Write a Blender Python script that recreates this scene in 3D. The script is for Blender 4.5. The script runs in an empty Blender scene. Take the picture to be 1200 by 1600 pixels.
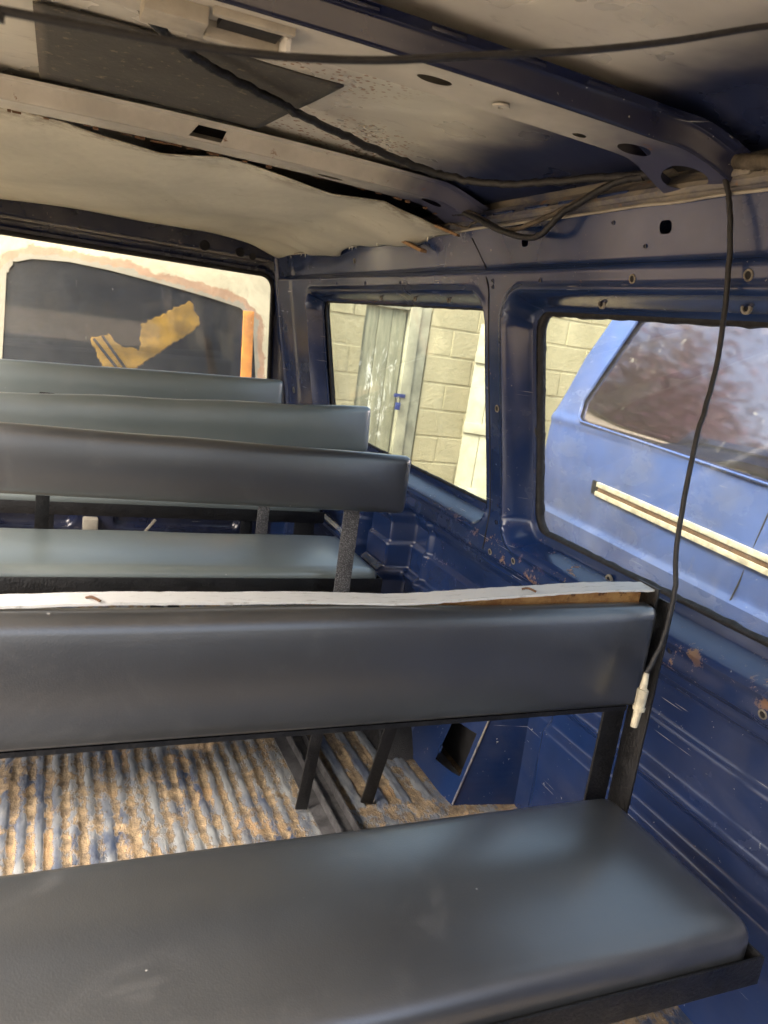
import bpy, bmesh, math, random
import numpy as np
from mathutils import Vector, Matrix
R = math.radians
random.seed(7); rng = np.random.default_rng(7)
scene = bpy.context.scene
COL = scene.collection
H = 1.13                      # camera height above the van floor (floor = 0); ground = -0.55
GZ = -0.55

# ------------------------------------------------------------------ camera
cam = bpy.data.cameras.new('camera'); camo = bpy.data.objects.new('camera', cam); COL.objects.link(camo)
_f = 1234.0
_X = Vector((2850, 117, _f)).normalized(); _Y = Vector((-520, -350, _f)); _Y = (_Y - _X * _Y.dot(_X)).normalized(); _Z = _X.cross(_Y)
# rows of world = cam(right, down, fwd); Blender camera axes: right, up(-down), back(-fwd)
M3 = Matrix((( _X[0], -_X[1], -_X[2]), (_Y[0], -_Y[1], -_Y[2]), (_Z[0], -_Z[1], -_Z[2])))
camo.matrix_world = Matrix.Translation((0, 0, H)) @ M3.to_4x4()
cam.sensor_fit = 'VERTICAL'; cam.sensor_height = 36.0; cam.lens = 36.0 * _f / 1600
cam.clip_start = 0.02; cam.clip_end = 500
cam.dof.use_dof = True; cam.dof.focus_distance = 1.7; cam.dof.aperture_fstop = 9.0
scene.camera = camo

# ------------------------------------------------------------------ light
SUN_EL, SUN_AZ = 47, 252      # azimuth: direction the sun stands in, clockwise from +Y
w = bpy.data.worlds.new('World'); scene.world = w; w.use_nodes = True
nt = w.node_tree
sky = nt.nodes.new('ShaderNodeTexSky'); sky.sky_type = 'NISHITA'; sky.sun_disc = False
sky.sun_elevation = R(SUN_EL); sky.sun_rotation = R(SUN_AZ)
sky.air_density = .9; sky.dust_density = 8.0; sky.ozone_density = .6
bg = nt.nodes['Background']; bg.inputs[1].default_value = 0.15
nt.links.new(sky.outputs[0], bg.inputs[0])
sun = bpy.data.lights.new('sun', 'SUN'); suno = bpy.data.objects.new('sun', sun); COL.objects.link(suno)
sun.energy = 0.55; sun.angle = R(35); sun.color = (1.0, .97, .93)
sd_ = Vector((math.sin(R(SUN_AZ)) * math.cos(R(SUN_EL)), math.cos(R(SUN_AZ)) * math.cos(R(SUN_EL)), math.sin(R(SUN_EL))))
suno.rotation_euler = sd_.to_track_quat('Z', 'Y').to_euler()
vs = scene.view_settings; vs.view_transform = 'Standard'; vs.look = 'None'; vs.gamma = 1.0; vs.use_curve_mapping = False
vs.exposure = 2.45

# ------------------------------------------------------------------ materials
class NT:
    def __init__(s, name):
        s.m = bpy.data.materials.new(name); s.m.use_nodes = True; s.t = s.m.node_tree; s.n = s.t.nodes
        s.bsdf = s.n['Principled BSDF']; s.out = s.n['Material Output']
        s.tc = s.n.new('ShaderNodeTexCoord'); s.geo = None
    def L(s, a, b): s.t.links.new(a, b)
    def pos(s, scale=(1, 1, 1), rot=(0, 0, 0), loc=(0, 0, 0), world=False):
        mp = s.n.new('ShaderNodeMapping')
        mp.inputs['Scale'].default_value = scale; mp.inputs['Rotation'].default_value = rot; mp.inputs['Location'].default_value = loc
        if world:
            if not s.geo: s.geo = s.n.new('ShaderNodeNewGeometry')
            s.L(s.geo.outputs['Position'], mp.inputs[0])
        else: s.L(s.tc.outputs['Object'], mp.inputs[0])
        return mp.outputs[0]
    def noise(s, scale=5, detail=4, rough=.55, vec=None, dist=0):
        n = s.n.new('ShaderNodeTexNoise'); n.inputs['Scale'].default_value = scale; n.inputs['Detail'].default_value = detail
        n.inputs['Roughness'].default_value = rough; n.inputs['Distortion'].default_value = dist
        s.L(vec if vec is not None else s.tc.outputs['Object'], n.inputs['Vector']); return n.outputs[0]
    def vor(s, scale=30, vec=None, feat='F1'):
        n = s.n.new('ShaderNodeTexVoronoi'); n.feature = feat; n.inputs['Scale'].default_value = scale
        s.L(vec if vec is not None else s.tc.outputs['Object'], n.inputs['Vector']); return n.outputs['Distance']
    def ramp(s, x, a, b, lo=0., hi=1.):
        n = s.n.new('ShaderNodeMapRange'); n.interpolation_type = 'SMOOTHSTEP'; n.clamp = True
        for k, v in zip(('From Min', 'From Max', 'To Min', 'To Max'), (a, b, lo, hi)): n.inputs[k].default_value = v
        s.L(x, n.inputs['Value']); return n.outputs[0]
    def math(s, op, a, b=0.):
        n = s.n.new('ShaderNodeMath'); n.operation = op
        for i, v in enumerate((a, b)):
            if isinstance(v, (int, float)): n.inputs[i].default_value = v
            else: s.L(v, n.inputs[i])
        return n.outputs[0]
    def mul(s, *a):
        o = a[0]
        for b in a[1:]: o = s.math('MULTIPLY', o, b)
        return o
    def mix(s, fac, a, b):
        n = s.n.new('ShaderNodeMix'); n.data_type = 'RGBA'
        def put(v, i):
            if isinstance(v, tuple): n.inputs[i].default_value = (*v[:3], 1)
            else: s.L(v, n.inputs[i])
        if isinstance(fac, (int, float)): n.inputs[0].default_value = fac
        else: s.L(fac, n.inputs[0])
        put(a, 6); put(b, 7); return n.outputs[2]
    def xyz(s, world=True):
        sp = s.n.new('ShaderNodeSeparateXYZ')
        if world:
            if not s.geo: s.geo = s.n.new('ShaderNodeNewGeometry')
            s.L(s.geo.outputs['Position'], sp.inputs[0])
        else: s.L(s.tc.outputs['Object'], sp.inputs[0])
        return sp.outputs
    def color(s, c):
        if isinstance(c, tuple): s.bsdf.inputs['Base Color'].default_value = (*c[:3], 1)
        else: s.L(c, s.bsdf.inputs['Base Color'])
        return s
    def rough(s, r):
        if isinstance(r, (int, float)): s.bsdf.inputs['Roughness'].default_value = r
        else: s.L(r, s.bsdf.inputs['Roughness'])
        return s
    def metal(s, r):
        if isinstance(r, (int, float)): s.bsdf.inputs['Metallic'].default_value = r
        else: s.L(r, s.bsdf.inputs['Metallic'])
        return s
    def bump(s, h, strength=.3, dist=.01, prev=None):
        b = s.n.new('ShaderNodeBump'); b.inputs['Strength'].default_value = strength; b.inputs['Distance'].default_value = dist
        s.L(h, b.inputs['Height'])
        if prev is not None: s.L(prev, b.inputs['Normal'])
        s.L(b.outputs[0], s.bsdf.inputs['Normal']); return b.outputs[0]
    def coat(s, w_, r): s.bsdf.inputs['Coat Weight'].default_value = w_; s.bsdf.inputs['Coat Roughness'].default_value = r; return s

def simple(name, c, r=.5, var=.25, sc=8, metal=0., bump=.1):
    k = NT(name)
    n = k.noise(sc, 6, .6)
    k.color(k.mix(k.ramp(n, .3, .7), tuple(x * (1 - var) for x in c), tuple(min(1, x * (1 + var)) for x in c)))
    k.rough(k.ramp(k.noise(sc * 2.3, 4), .3, .7, max(.02, r - .1), min(1, r + .12))).metal(metal)
    if bump: k.bump(k.noise(sc * 12, 4), bump, .004)
    return k.m

def paint_mat(name, base, dusty=.35, scratch=1., rust=.5, light=None):
    k = NT(name)
    P = k.pos(world=True)
    col = k.mix(k.ramp(k.noise(2.2, 4, .6, P), .35, .7), tuple(x * .8 for x in base), tuple(x * 1.25 for x in base))
    # dust film
    d = k.ramp(k.noise(5, 7, .62, k.pos((1, .6, 1.2), world=True), .3), .38, .85, 0, dusty)
    col = k.mix(d, col, (.23, .22, .19))
    # scratches: three families of stretched noise
    tot = None
    for i, (rot, sc) in enumerate((((.5, .2, .3), (3, 3, 260)), ((1.2, .9, .1), (4, 4, 220)), ((-.6, .4, 1.), (3, 3, 300)))):
        v = k.pos(sc, rot, (i * 3.1, i, 0), True)
        s1 = k.ramp(k.noise(1.0, 1, .4, v), .748, .762)
        m1 = k.ramp(k.noise(5 + i, 3, .5, k.pos((1, 1, 1), (0, 0, 0), (i * 5, 2, 1), True)), .59, .66)
        s1 = k.mul(s1, m1)
        tot = s1 if tot is None else k.math('MAXIMUM', tot, s1)
    col = k.mix(k.mul(tot, .75 * scratch), col, (.5, .5, .48))
    # chips
    ch = k.ramp(k.noise(85, 3, .7, k.pos((1, 1, 1.4), (.4, .2, .1), (0, 0, 0), True), .5), .70, .72)
    ch = k.mul(ch, k.ramp(k.noise(3.5, 3, .6, P), .44, .54))
    col = k.mix(k.mul(ch, .8), col, (.42, .42, .38))
    # rust and primer blotches
    rs = k.mul(k.ramp(k.noise(22, 7, .75, P), .625, .65), k.math('MAXIMUM', k.ramp(k.noise(2.4, 2, .5, k.pos((1, 1, 1), (0, 0, 0), (9, 4, 2), True)), .58, .66, 0, rust * .8), k.mul(k.mul(k.ramp(k.xyz()[2], .58, .62), k.ramp(k.xyz()[2], .70, .66)), rust)))
    zn = k.mul(k.mul(k.ramp(k.xyz()[2], .585, .60), k.ramp(k.xyz()[2], .668, .655)), k.ramp(k.noise(17, 7, .78, P), .545, .58, 0, rust))
    zn = k.mul(zn, k.ramp(k.noise(2.0, 2, .5, k.pos(loc=(1, 3, 2), world=True)), .42, .52))
    rs = k.math('MAXIMUM', rs, zn)
    col = k.mix(rs, col, k.mix(k.noise(40, 3, .6, P), (.16, .06, .025), (.34, .22, .10)))
    k.color(col)
    k.rough(k.math('ADD', k.math('ADD', k.ramp(k.noise(4, 4, .6, P), .3, .7, .14, .26), k.mul(d, .8)), k.mul(rs, .5)))
    b = k.bump(k.noise(2.6, 2, .5, P), .10, .03)
    k.bump(k.math('SUBTRACT', k.mul(rs, 1.), k.mul(tot, .5)), .25, .002, b)
    k.bsdf.inputs['Specular IOR Level'].default_value = .6
    return k.m

M = {}
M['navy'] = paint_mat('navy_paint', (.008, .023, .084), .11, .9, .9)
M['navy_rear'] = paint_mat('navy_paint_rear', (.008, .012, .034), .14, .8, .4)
M['blue_out'] = paint_mat('blue_body_paint', (.050, .085, .235), .28, .9, .06)

def vinyl(name, ca, cb):
    k = NT(name); P = k.pos(world=True)
    c = k.mix(k.ramp(k.noise(3, 4, .6, P), .3, .7), ca, cb)
    sm = k.ramp(k.noise(7, 7, .75, P, .8), .52, .78, 0, .16)
    c = k.mix(sm, c, (.17, .172, .17))
    sp = k.mul(k.ramp(k.vor(24, P), .055, .035), k.ramp(k.noise(6, 2, .5, P), .52, .6))
    c = k.mix(k.mul(sp, .7), c, (.5, .5, .48))
    k.color(c); k.rough(k.math('ADD', k.ramp(k.noise(5, 4, .6, P), .3, .7, .33, .42), k.mul(sm, .8)))
    b = k.bump(k.vor(420, P), .18, .0012)
    b = k.bump(k.noise(900, 2, .5, P), .10, .0008, b)
    b = k.bump(k.noise(10, 3, .5, k.pos((.35, 1, 1.6), world=True), .8), .07, .015, b)
    k.bump(k.noise(3, 2, .5, P), .07, .04, b)
    k.bsdf.inputs['Specular IOR Level'].default_value = .8; k.coat(1., .28); k.bsdf.inputs['Coat IOR'].default_value = 1.75
    return k.m
M['vinyl'] = vinyl('charcoal_vinyl', (.024, .026, .028), (.034, .037, .039))
M['vinyl2'] = vinyl('grey_green_vinyl', (.095, .118, .115), (.115, .138, .134))
M['black'] = simple('black_iron_paint', (.007, .007, .0075), .38, .4, 14, 0., .5)
def hexpaint():
    k = NT('orange_peel_black_paint'); k.color(k.mix(k.ramp(k.vor(260), .2, .5), (.20, .20, .205), (.06, .06, .063))).rough(.32)
    k.bump(k.vor(260), .9, .004); return k.m
M['post'] = hexpaint()
def whitestrip():
    k = NT('chalky_white_paint'); P = k.pos((1, 6, 1), world=True)
    c = k.mix(k.ramp(k.noise(30, 6, .75, P), .55, .72), (.60, .61, .59), (.30, .29, .26))
    c = k.mix(k.ramp(k.noise(11, 5, .7, k.pos(world=True, loc=(3, 0, 0))), .66, .72), c, (.22, .11, .05))
    k.color(c).rough(.6); k.bump(k.noise(60, 5, .7, P), .3, .003); return k.m
M['white'] = whitestrip()
def rustm(name, a, b, c3):
    k = NT(name); P = k.pos(world=True)
    c = k.mix(k.ramp(k.noise(22, 6, .7, P), .35, .65), a, b)
    c = k.mix(k.ramp(k.noise(60, 4, .7, P), .55, .7), c, c3)
    k.color(c).rough(.85); k.bump(k.noise(90, 5, .7, P), .6, .004); return k.m
M['darkrust'] = rustm('dark_rust', (.09, .045, .022), (.16, .085, .04), (.05, .03, .02))
M['rust'] = rustm('rusty_steel', (.30, .13, .04), (.52, .29, .10), (.12, .05, .02))
def roofm():
    k = NT('roof_sheet_primer'); P = k.pos(world=True); x, y, z = k.xyz()
    c = k.mix(k.ramp(k.noise(2.5, 5, .65, P, .5), .3, .7), (.50, .49, .435), (.64, .63, .57))
    c = k.mix(k.ramp(k.noise(14, 6, .7, k.pos((1, 3, 1), world=True)), .55, .75, 0, .5), c, (.20, .185, .16))
    # blue overspray at the sides of the roof
    xe = k.math('ADD', k.math('ABSOLUTE', k.math('SUBTRACT', x, .2)), k.math('MULTIPLY', k.math('SUBTRACT', k.noise(3.2, 4, .6, P), .5), .26))
    c = k.mix(k.ramp(xe, .47, .66), c, (.022, .032, .085))
    # rust spotting left where the roof has blistered
    def blob(cx, cy, r):
        dx = k.math('SUBTRACT', x, cx); dy = k.math('SUBTRACT', y, cy)
        return k.ramp(k.math('SQRT', k.math('ADD', k.mul(dx, dx), k.mul(dy, dy))), r, r * .3)
    m = k.math('MAXIMUM', blob(.56, 1.74, .22), k.mul(blob(.42, 1.35, .2), .5))
    dots = k.ramp(k.math('SUBTRACT', k.vor(75, P), k.mul(k.noise(20, 3, .6, P), .30)), .17, .12)
    dots = k.mul(dots, k.ramp(m, .1, .6))
    big = k.mul(k.ramp(k.noise(34, 5, .7, P), .60, .66), k.ramp(m, .45, .9))
    c = k.mix(k.math('MAXIMUM', dots, big), c, (.22, .10, .04))
    k.color(c); k.rough(k.ramp(k.noise(4, 4, .6, P), .3, .7, .24, .38)).metal(.2)
    k.bump(k.noise(3, 3, .5, P), .25, .04); return k.m
M['roof'] = roofm()
def bowm():
    k = NT('roof_bow_primer'); P = k.pos(world=True)
    if not k.geo: k.geo = k.n.new('ShaderNodeNewGeometry')
    x, y, z = k.xyz()
    c = k.mix(k.ramp(k.noise(6, 5, .65, P), .3, .7), (.36, .35, .31), (.50, .485, .43))
    c = k.mix(k.ramp(k.math('ADD', x, k.math('MULTIPLY', k.noise(5, 4, .6, P), .3)), .80, 1.02), c, (.05, .055, .10))
    c = k.mix(k.ramp(k.noise(20, 6, .75, P), .62, .70), c, (.16, .075, .03))
    k.color(c).rough(.42); k.bump(k.noise(40, 4), .15, .003); return k.m
M['bow'] = bowm()
M['navy_bow'] = paint_mat('navy_bow_paint', (.006, .009, .030), .08, .5, .15)
def pad():
    k = NT('bitumen_pad'); P = k.pos(world=True)
    c = k.mix(k.ramp(k.noise(6, 6, .7, P), .3, .7), (.032, .031, .029), (.06, .058, .052))
    sp = k.ramp(k.noise(38, 5, .8, k.pos((1, 1, 1), (0, 0, .6), world=True)), .57, .66, 0, .7)
    c = k.mix(sp, c, (.22, .19, .12)); k.color(c).rough(.6); k.bump(k.noise(70, 5, .6, P), .4, .003); return k.m
M['pad'] = pad()
def liner():
    k = NT('faded_lining_board'); P = k.pos(world=True)
    c = k.mix(k.ramp(k.noise(2, 5, .6, k.pos((1, .5, 1), world=True), .7), .3, .7), (.42, .415, .345), (.54, .53, .445))
    c = k.mix(k.ramp(k.noise(9, 6, .75, P, 1.), .58, .74, 0, .5), c, (.26, .24, .15))
    c = k.mix(k.ramp(k.noise(25, 5, .8, P), .68, .72), c, (.10, .07, .04))
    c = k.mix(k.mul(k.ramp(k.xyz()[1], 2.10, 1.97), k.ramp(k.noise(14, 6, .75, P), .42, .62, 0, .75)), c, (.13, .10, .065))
    k.color(c).rough(.65); k.bump(k.noise(4, 4, .6, P), .3, .03); return k.m
M['liner'] = liner()
def floorm():
    k = NT('worn_corrugated_steel'); P = k.pos(world=True); x, y, z = k.xyz()
    met = k.mix(k.ramp(k.noise(9, 6, .7, k.pos((1, .35, 1), world=True)), .35, .62), (.05, .07, .12), (.25, .265, .27))
    met = k.mix(k.ramp(k.noise(14, 5, .75, k.pos((1, .3, 1), loc=(4, 0, 0), world=True)), .60, .70), met, (.03, .035, .06))
    dirt = k.mix(k.ramp(k.noise(26, 6, .75, P), .35, .68), (.085, .064, .042), (.29, .215, .125))
    dirt = k.mix(k.ramp(k.noise(6, 3, .5, P), .52, .66), dirt, (.26, .17, .085))
    # soil sits in the valleys and smears over the crowns
    hgt = k.math('ADD', k.math('MULTIPLY', z, 72.), k.math('MULTIPLY', k.math('SUBTRACT', k.noise(16, 7, .78, k.pos((1, .6, 1), world=True)), .5), 2.2))
    dm = k.ramp(hgt, .12, -.10)
    c = k.mix(dm, met, dirt)
    def blob(cx, cy, rx, ry):
        dx = k.math('MULTIPLY', k.math('SUBTRACT', x, cx), 1 / rx); dy = k.math('MULTIPLY', k.math('SUBTRACT', y, cy), 1 / ry)
        return k.math('SQRT', k.math('ADD', k.mul(dx, dx), k.mul(dy, dy)))
    rg = k.math('MULTIPLY', k.math('SUBTRACT', k.noise(9, 6, .7, P), .5), 1.6)
    pm = k.ramp(k.math('ADD', k.math('MINIMUM', blob(.40, 1.98, .07, .10), blob(-.12, 2.03, .16, .10)), rg), 1.15, .85)
    pm = k.math('MAXIMUM', pm, k.ramp(k.noise(3.2, 5, .65, P, .4), .62, .68))
    c = k.mix(pm, c, k.mix(k.noise(40, 5, .7, P), (.32, .22, .125), (.46, .335, .20)))
    k.color(c); k.rough(k.math('ADD', k.ramp(k.math('MAXIMUM', dm, pm), 0, 1, .36, .9), 0.)).metal(k.ramp(k.math('MAXIMUM', dm, pm), 0, 1, .35, 0))
    b = k.bump(k.mul(k.noise(120, 5, .75, P), k.math('MAXIMUM', dm, pm)), .7, .006)
    return k.m
M['floor'] = floorm()
M['rubber'] = simple('black_sealant', (.008, .008, .009), .55, .4, 30, 0., .8)
M['dark'] = simple('dark_cavity', (.004, .004, .005), .8, .2, 8, 0, 0)  # near-black; shade of hollows put into the colour, also underbody and dashboard
M['cable'] = simple('black_cable_sheath', (.011, .011, .012), .5, .4, 60, 0, .3)
M['dusty_cable'] = simple('dusty_cable_sheath', (.085, .07, .05), .7, .55, 40, 0, .5)
M['plug'] = simple('yellowed_plastic_plug', (.55, .50, .36), .45, .25, 60, 0, .3)
M['plastic'] = simple('cream_plastic', (.32, .30, .25), .45, .15, 20, 0, .1)
M['steel'] = simple('dull_steel', (.10, .10, .105), .45, .4, 20, .6, .3)
M['wood'] = rustm('weathered_wood', (.22, .13, .06), (.34, .21, .10), (.12, .07, .04))
M['clip'] = simple('dirty_clip_steel', (.22, .20, .16), .5, .5, 90, .3, .3)

def glassm(name, tint, dust, refl=1., grit=.5, dcol=(.55, .54, .5)):
    k = NT(name); n = k.n; P = k.pos(world=True)
    n.remove(k.bsdf)
    tr = n.new('ShaderNodeBsdfTransparent'); tr.inputs[0].default_value = (*tint, 1)
    gl = n.new('ShaderNodeBsdfGlossy'); gl.inputs['Roughness'].default_value = .03
    df = n.new('ShaderNodeBsdfDiffuse'); df.inputs[0].default_value = (*dcol, 1)
    lw = n.new('ShaderNodeLayerWeight'); lw.inputs[0].default_value = .5
    fr_ = k.math('ADD', k.math('MULTIPLY', k.math('POWER', lw.outputs['Facing'], 5.), .92), .05)
    m1 = n.new('ShaderNodeMixShader'); k.L(k.mul(fr_, refl), m1.inputs[0]); k.L(tr.outputs[0], m1.inputs[1]); k.L(gl.outputs[0], m1.inputs[2])
    film = k.ramp(k.noise(3.2, 6, .72, P, .9), .35, .8, dust * .25, dust)
    dots = k.mul(k.ramp(k.noise(42, 5, .8, P, .6), .66, .74), k.ramp(k.noise(4, 3, .6, P), .48, .62, 0, grit))
    drips = k.mul(k.ramp(k.noise(1, 3, .6, k.pos((90, 90, 3), world=True)), .66, .72), k.ramp(k.noise(5, 3, .6, P), .5, .62, 0, grit * .5))
    dd = k.math('MAXIMUM', film, k.math('MAXIMUM', dots, drips))
    m2 = n.new('ShaderNodeMixShader'); k.L(dd, m2.inputs[0]); k.L(m1.outputs[0], m2.inputs[1]); k.L(df.outputs[0], m2.inputs[2])
    k.L(m2.outputs[0], k.out.inputs[0]); return k.m
M['glass'] = glassm('side_glass', (.92, .96, .90), .11, .9, .5)
M['glass_rear'] = glassm('dirty_rear_glass', (.88, .9, .88), .26, .8, 1.0, (.45, .445, .42))
M['glass_cab'] = glassm('dusty_windscreen', (.55, .56, .58), .08, .5, .35, (.3, .31, .33))

# ------------------------------------------------------------------ helpers
def link(o, parent=None):
    COL.objects.link(o)
    if parent is not None: o.parent = parent
    return o
def mesh_obj(name, verts, faces, mat, parent=None, smooth=False, sharp=None):
    me = bpy.data.meshes.new(name); me.from_pydata([tuple(map(float, v)) for v in verts], [], faces); me.update()
    for m in (mat if isinstance(mat, (list, tuple)) else [mat]): me.materials.append(M[m])
    if smooth:
        me.polygons.foreach_set('use_smooth', [True] * len(me.polygons))
        if sharp: me.set_sharp_from_angle(angle=R(sharp))
    return link(bpy.data.objects.new(name, me), parent)
def bm_obj(name, bm, mat, parent=None, smooth=False, sharp=35, bevel=0.):
    if bevel: bmesh.ops.bevel(bm, geom=bm.edges[:], offset=bevel, segments=2, affect='EDGES', profile=.6)
    bmesh.ops.recalc_face_normals(bm, faces=bm.faces[:])
    me = bpy.data.meshes.new(name); bm.to_mesh(me); bm.free()
    for m in (mat if isinstance(mat, (list, tuple)) else [mat]): me.materials.append(M[m])
    if smooth or bevel:
        me.polygons.foreach_set('use_smooth', [True] * len(me.polygons)); me.set_sharp_from_angle(angle=R(sharp))
    return link(bpy.data.objects.new(name, me), parent)
def empty(name, loc=(0, 0, 0), parent=None):
    o = bpy.data.objects.new(name, None); o.location = loc; o.empty_display_size = .1; return link(o, parent)
def tag(o, label=None, cat=None, group=None, kind=None):
    for k_, v in (('label', label), ('category', cat), ('group', group), ('kind', kind)):
        if v: o[k_] = v
    return o
def add_box(bm, x0, x1, y0, y1, z0, z1, mtx=None):
    vs_ = [bm.verts.new((x, y, z)) for x in (x0, x1) for y in (y0, y1) for z in (z0, z1)]
    for f in ((0, 1, 3, 2), (4, 6, 7, 5), (0, 4, 5, 1), (2, 3, 7, 6), (0, 2, 6, 4), (1, 5, 7, 3)): bm.faces.new([vs_[i] for i in f])
    if mtx is not None:
        for v in vs_: v.co = mtx @ v.co
def box(name, x0, x1, y0, y1, z0, z1, mat, parent=None, bevel=.002, mtx=None):
    bm = bmesh.new(); add_box(bm, x0, x1, y0, y1, z0, z1, mtx); return bm_obj(name, bm, mat, parent, bevel=bevel)
def bar(name, a, b, wx, wy, mat, parent=None, bevel=.0015, ref=(0, 1, 0)):
    """rectangular bar from a to b; wx across, wy along ref"""
    a, b = Vector(a), Vector(b); d = (b - a); l = d.length; d.normalize()
    yv = Vector(ref); yv = (yv - d * yv.dot(d)).normalized(); xv = yv.cross(d)
    m = Matrix(((xv[0], yv[0], d[0], a[0]), (xv[1], yv[1], d[1], a[1]), (xv[2], yv[2], d[2], a[2]), (0, 0, 0, 1)))
    return box(name, -wx / 2, wx / 2, -wy / 2, wy / 2, 0, l, mat, parent, bevel, m)
def catmull(pts, n=8):
    P = [Vector(p) for p in pts]; P = [2 * P[0] - P[1]] + P + [2 * P[-1] - P[-2]]; out = []
    for i in range(1, len(P) - 2):
        a, b, c, d = P[i - 1:i + 3]
        for j in range(n):
            t = j / n
            out.append(.5 * ((2 * b) + (c - a) * t + (2 * a - 5 * b + 4 * c - d) * t * t + (3 * b - a - 3 * c + d) * t ** 3))
    out.append(P[-2]); return out
def tube(name, pts, r, mat, parent=None, seg=8, n=8, wob=0., rfun=None, spline=True):
    C = catmull(pts, n) if spline else [Vector(p) for p in pts]
    if wob: C = [c + Vector(rng.normal(0, wob, 3)) for c in C]
    vs_, fs = [], []; up = Vector((.3, .2, 1))
    prev = None
    for i, c in enumerate(C):
        t = (C[min(i + 1, len(C) - 1)] - C[max(i - 1, 0)]).normalized()
        u = up - t * up.dot(t) if prev is None else prev - t * prev.dot(t)
        u.normalize(); prev = u; v = t.cross(u)
        rr = r if rfun is None else r * rfun(i, len(C))
        for s in range(seg):
            a = 2 * math.pi * s / seg; vs_.append(c + (u * math.cos(a) + v * math.sin(a)) * rr)
    for i in range(len(C) - 1):
        for s in range(seg):
            fs.append((i * seg + s, i * seg + (s + 1) % seg, (i + 1) * seg + (s + 1) % seg, (i + 1) * seg + s))
    fs.append(tuple(range(seg))[::-1]); fs.append(tuple((len(C) - 1) * seg + s for s in range(seg)))
    return mesh_obj(name, vs_, fs, mat, parent, True, 60)

def sst(a, b, x): t = np.clip((x - a) / (b - a), 0, 1); return t * t * (3 - 2 * t)
def sd_rr(u, v, u0, u1, v0, v1, r):
    qx = np.abs(u - (u0 + u1) / 2) - (u1 - u0) / 2 + r; qy = np.abs(v - (v0 + v1) / 2) - (v1 - v0) / 2 + r
    return np.hypot(np.maximum(qx, 0), np.maximum(qy, 0)) + np.minimum(np.maximum(qx, qy), 0) - r
def sd_poly(u, v, P):
    P = np.array(P, float); d = np.full(u.shape, 1e9); ins = np.zeros(u.shape, bool); n = len(P)
    for i in range(n):
        a, b = P[i], P[(i + 1) % n]; e = b - a
        t = np.clip(((u - a[0]) * e[0] + (v - a[1]) * e[1]) / (e @ e), 0, 1)
        d = np.minimum(d, np.hypot(u - a[0] - e[0] * t, v - a[1] - e[1] * t))
        c = (a[1] > v) != (b[1] > v)
        with np.errstate(divide='ignore', invalid='ignore'):
            ins ^= c & (u < (b[0] - a[0]) * (v - a[1]) / (b[1] - a[1] + 1e-12) + a[0])
    return np.where(ins, -d, d)
def field(name, us, vs_, func, cuts, mat, parent=None, sharp=40, keep=None):
    """surface over a (u,v) grid; cuts: sdf functions, negative = hole; edges snapped onto the outline"""
    U, V = np.meshgrid(us, vs_, indexing='ij'); cell = max(us[1] - us[0], vs_[1] - vs_[0]); e = 1e-4
    for c in cuts:
        for _ in range(2):
            s = c(U, V); gx = (c(U + e, V) - s) / e; gy = (c(U, V + e) - s) / e; g = np.hypot(gx, gy) + 1e-9
            m = np.abs(s) < .62 * cell
            U = np.where(m, U - s * gx / g, U); V = np.where(m, V - s * gy / g, V)
    x, y, z = func(U, V); nu, nv = U.shape
    verts = np.stack([x, y, z], -1).reshape(-1, 3)
    idx = np.arange(nu * nv).reshape(nu, nv)
    quads = np.stack([idx[:-1, :-1], idx[1:, :-1], idx[1:, 1:], idx[:-1, 1:]], -1).reshape(-1, 4)
    Uc = (U[:-1, :-1] + U[1:, :-1] + U[1:, 1:] + U[:-1, 1:]).reshape(-1) / 4; Vc = (V[:-1, :-1] + V[1:, :-1] + V[1:, 1:] + V[:-1, 1:]).reshape(-1) / 4
    ok = np.ones(len(quads), bool)
    for c in cuts: ok &= c(Uc, Vc) > 0
    quads = quads[ok]
    used = np.unique(quads); remap = -np.ones(len(verts), int); remap[used] = np.arange(len(used))
    return mesh_obj(name, verts[used].tolist(), remap[quads].tolist(), mat, parent, True, sharp)
def arange(a, b, d): return np.linspace(a, b, int(round((b - a) / d)) + 1)

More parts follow.
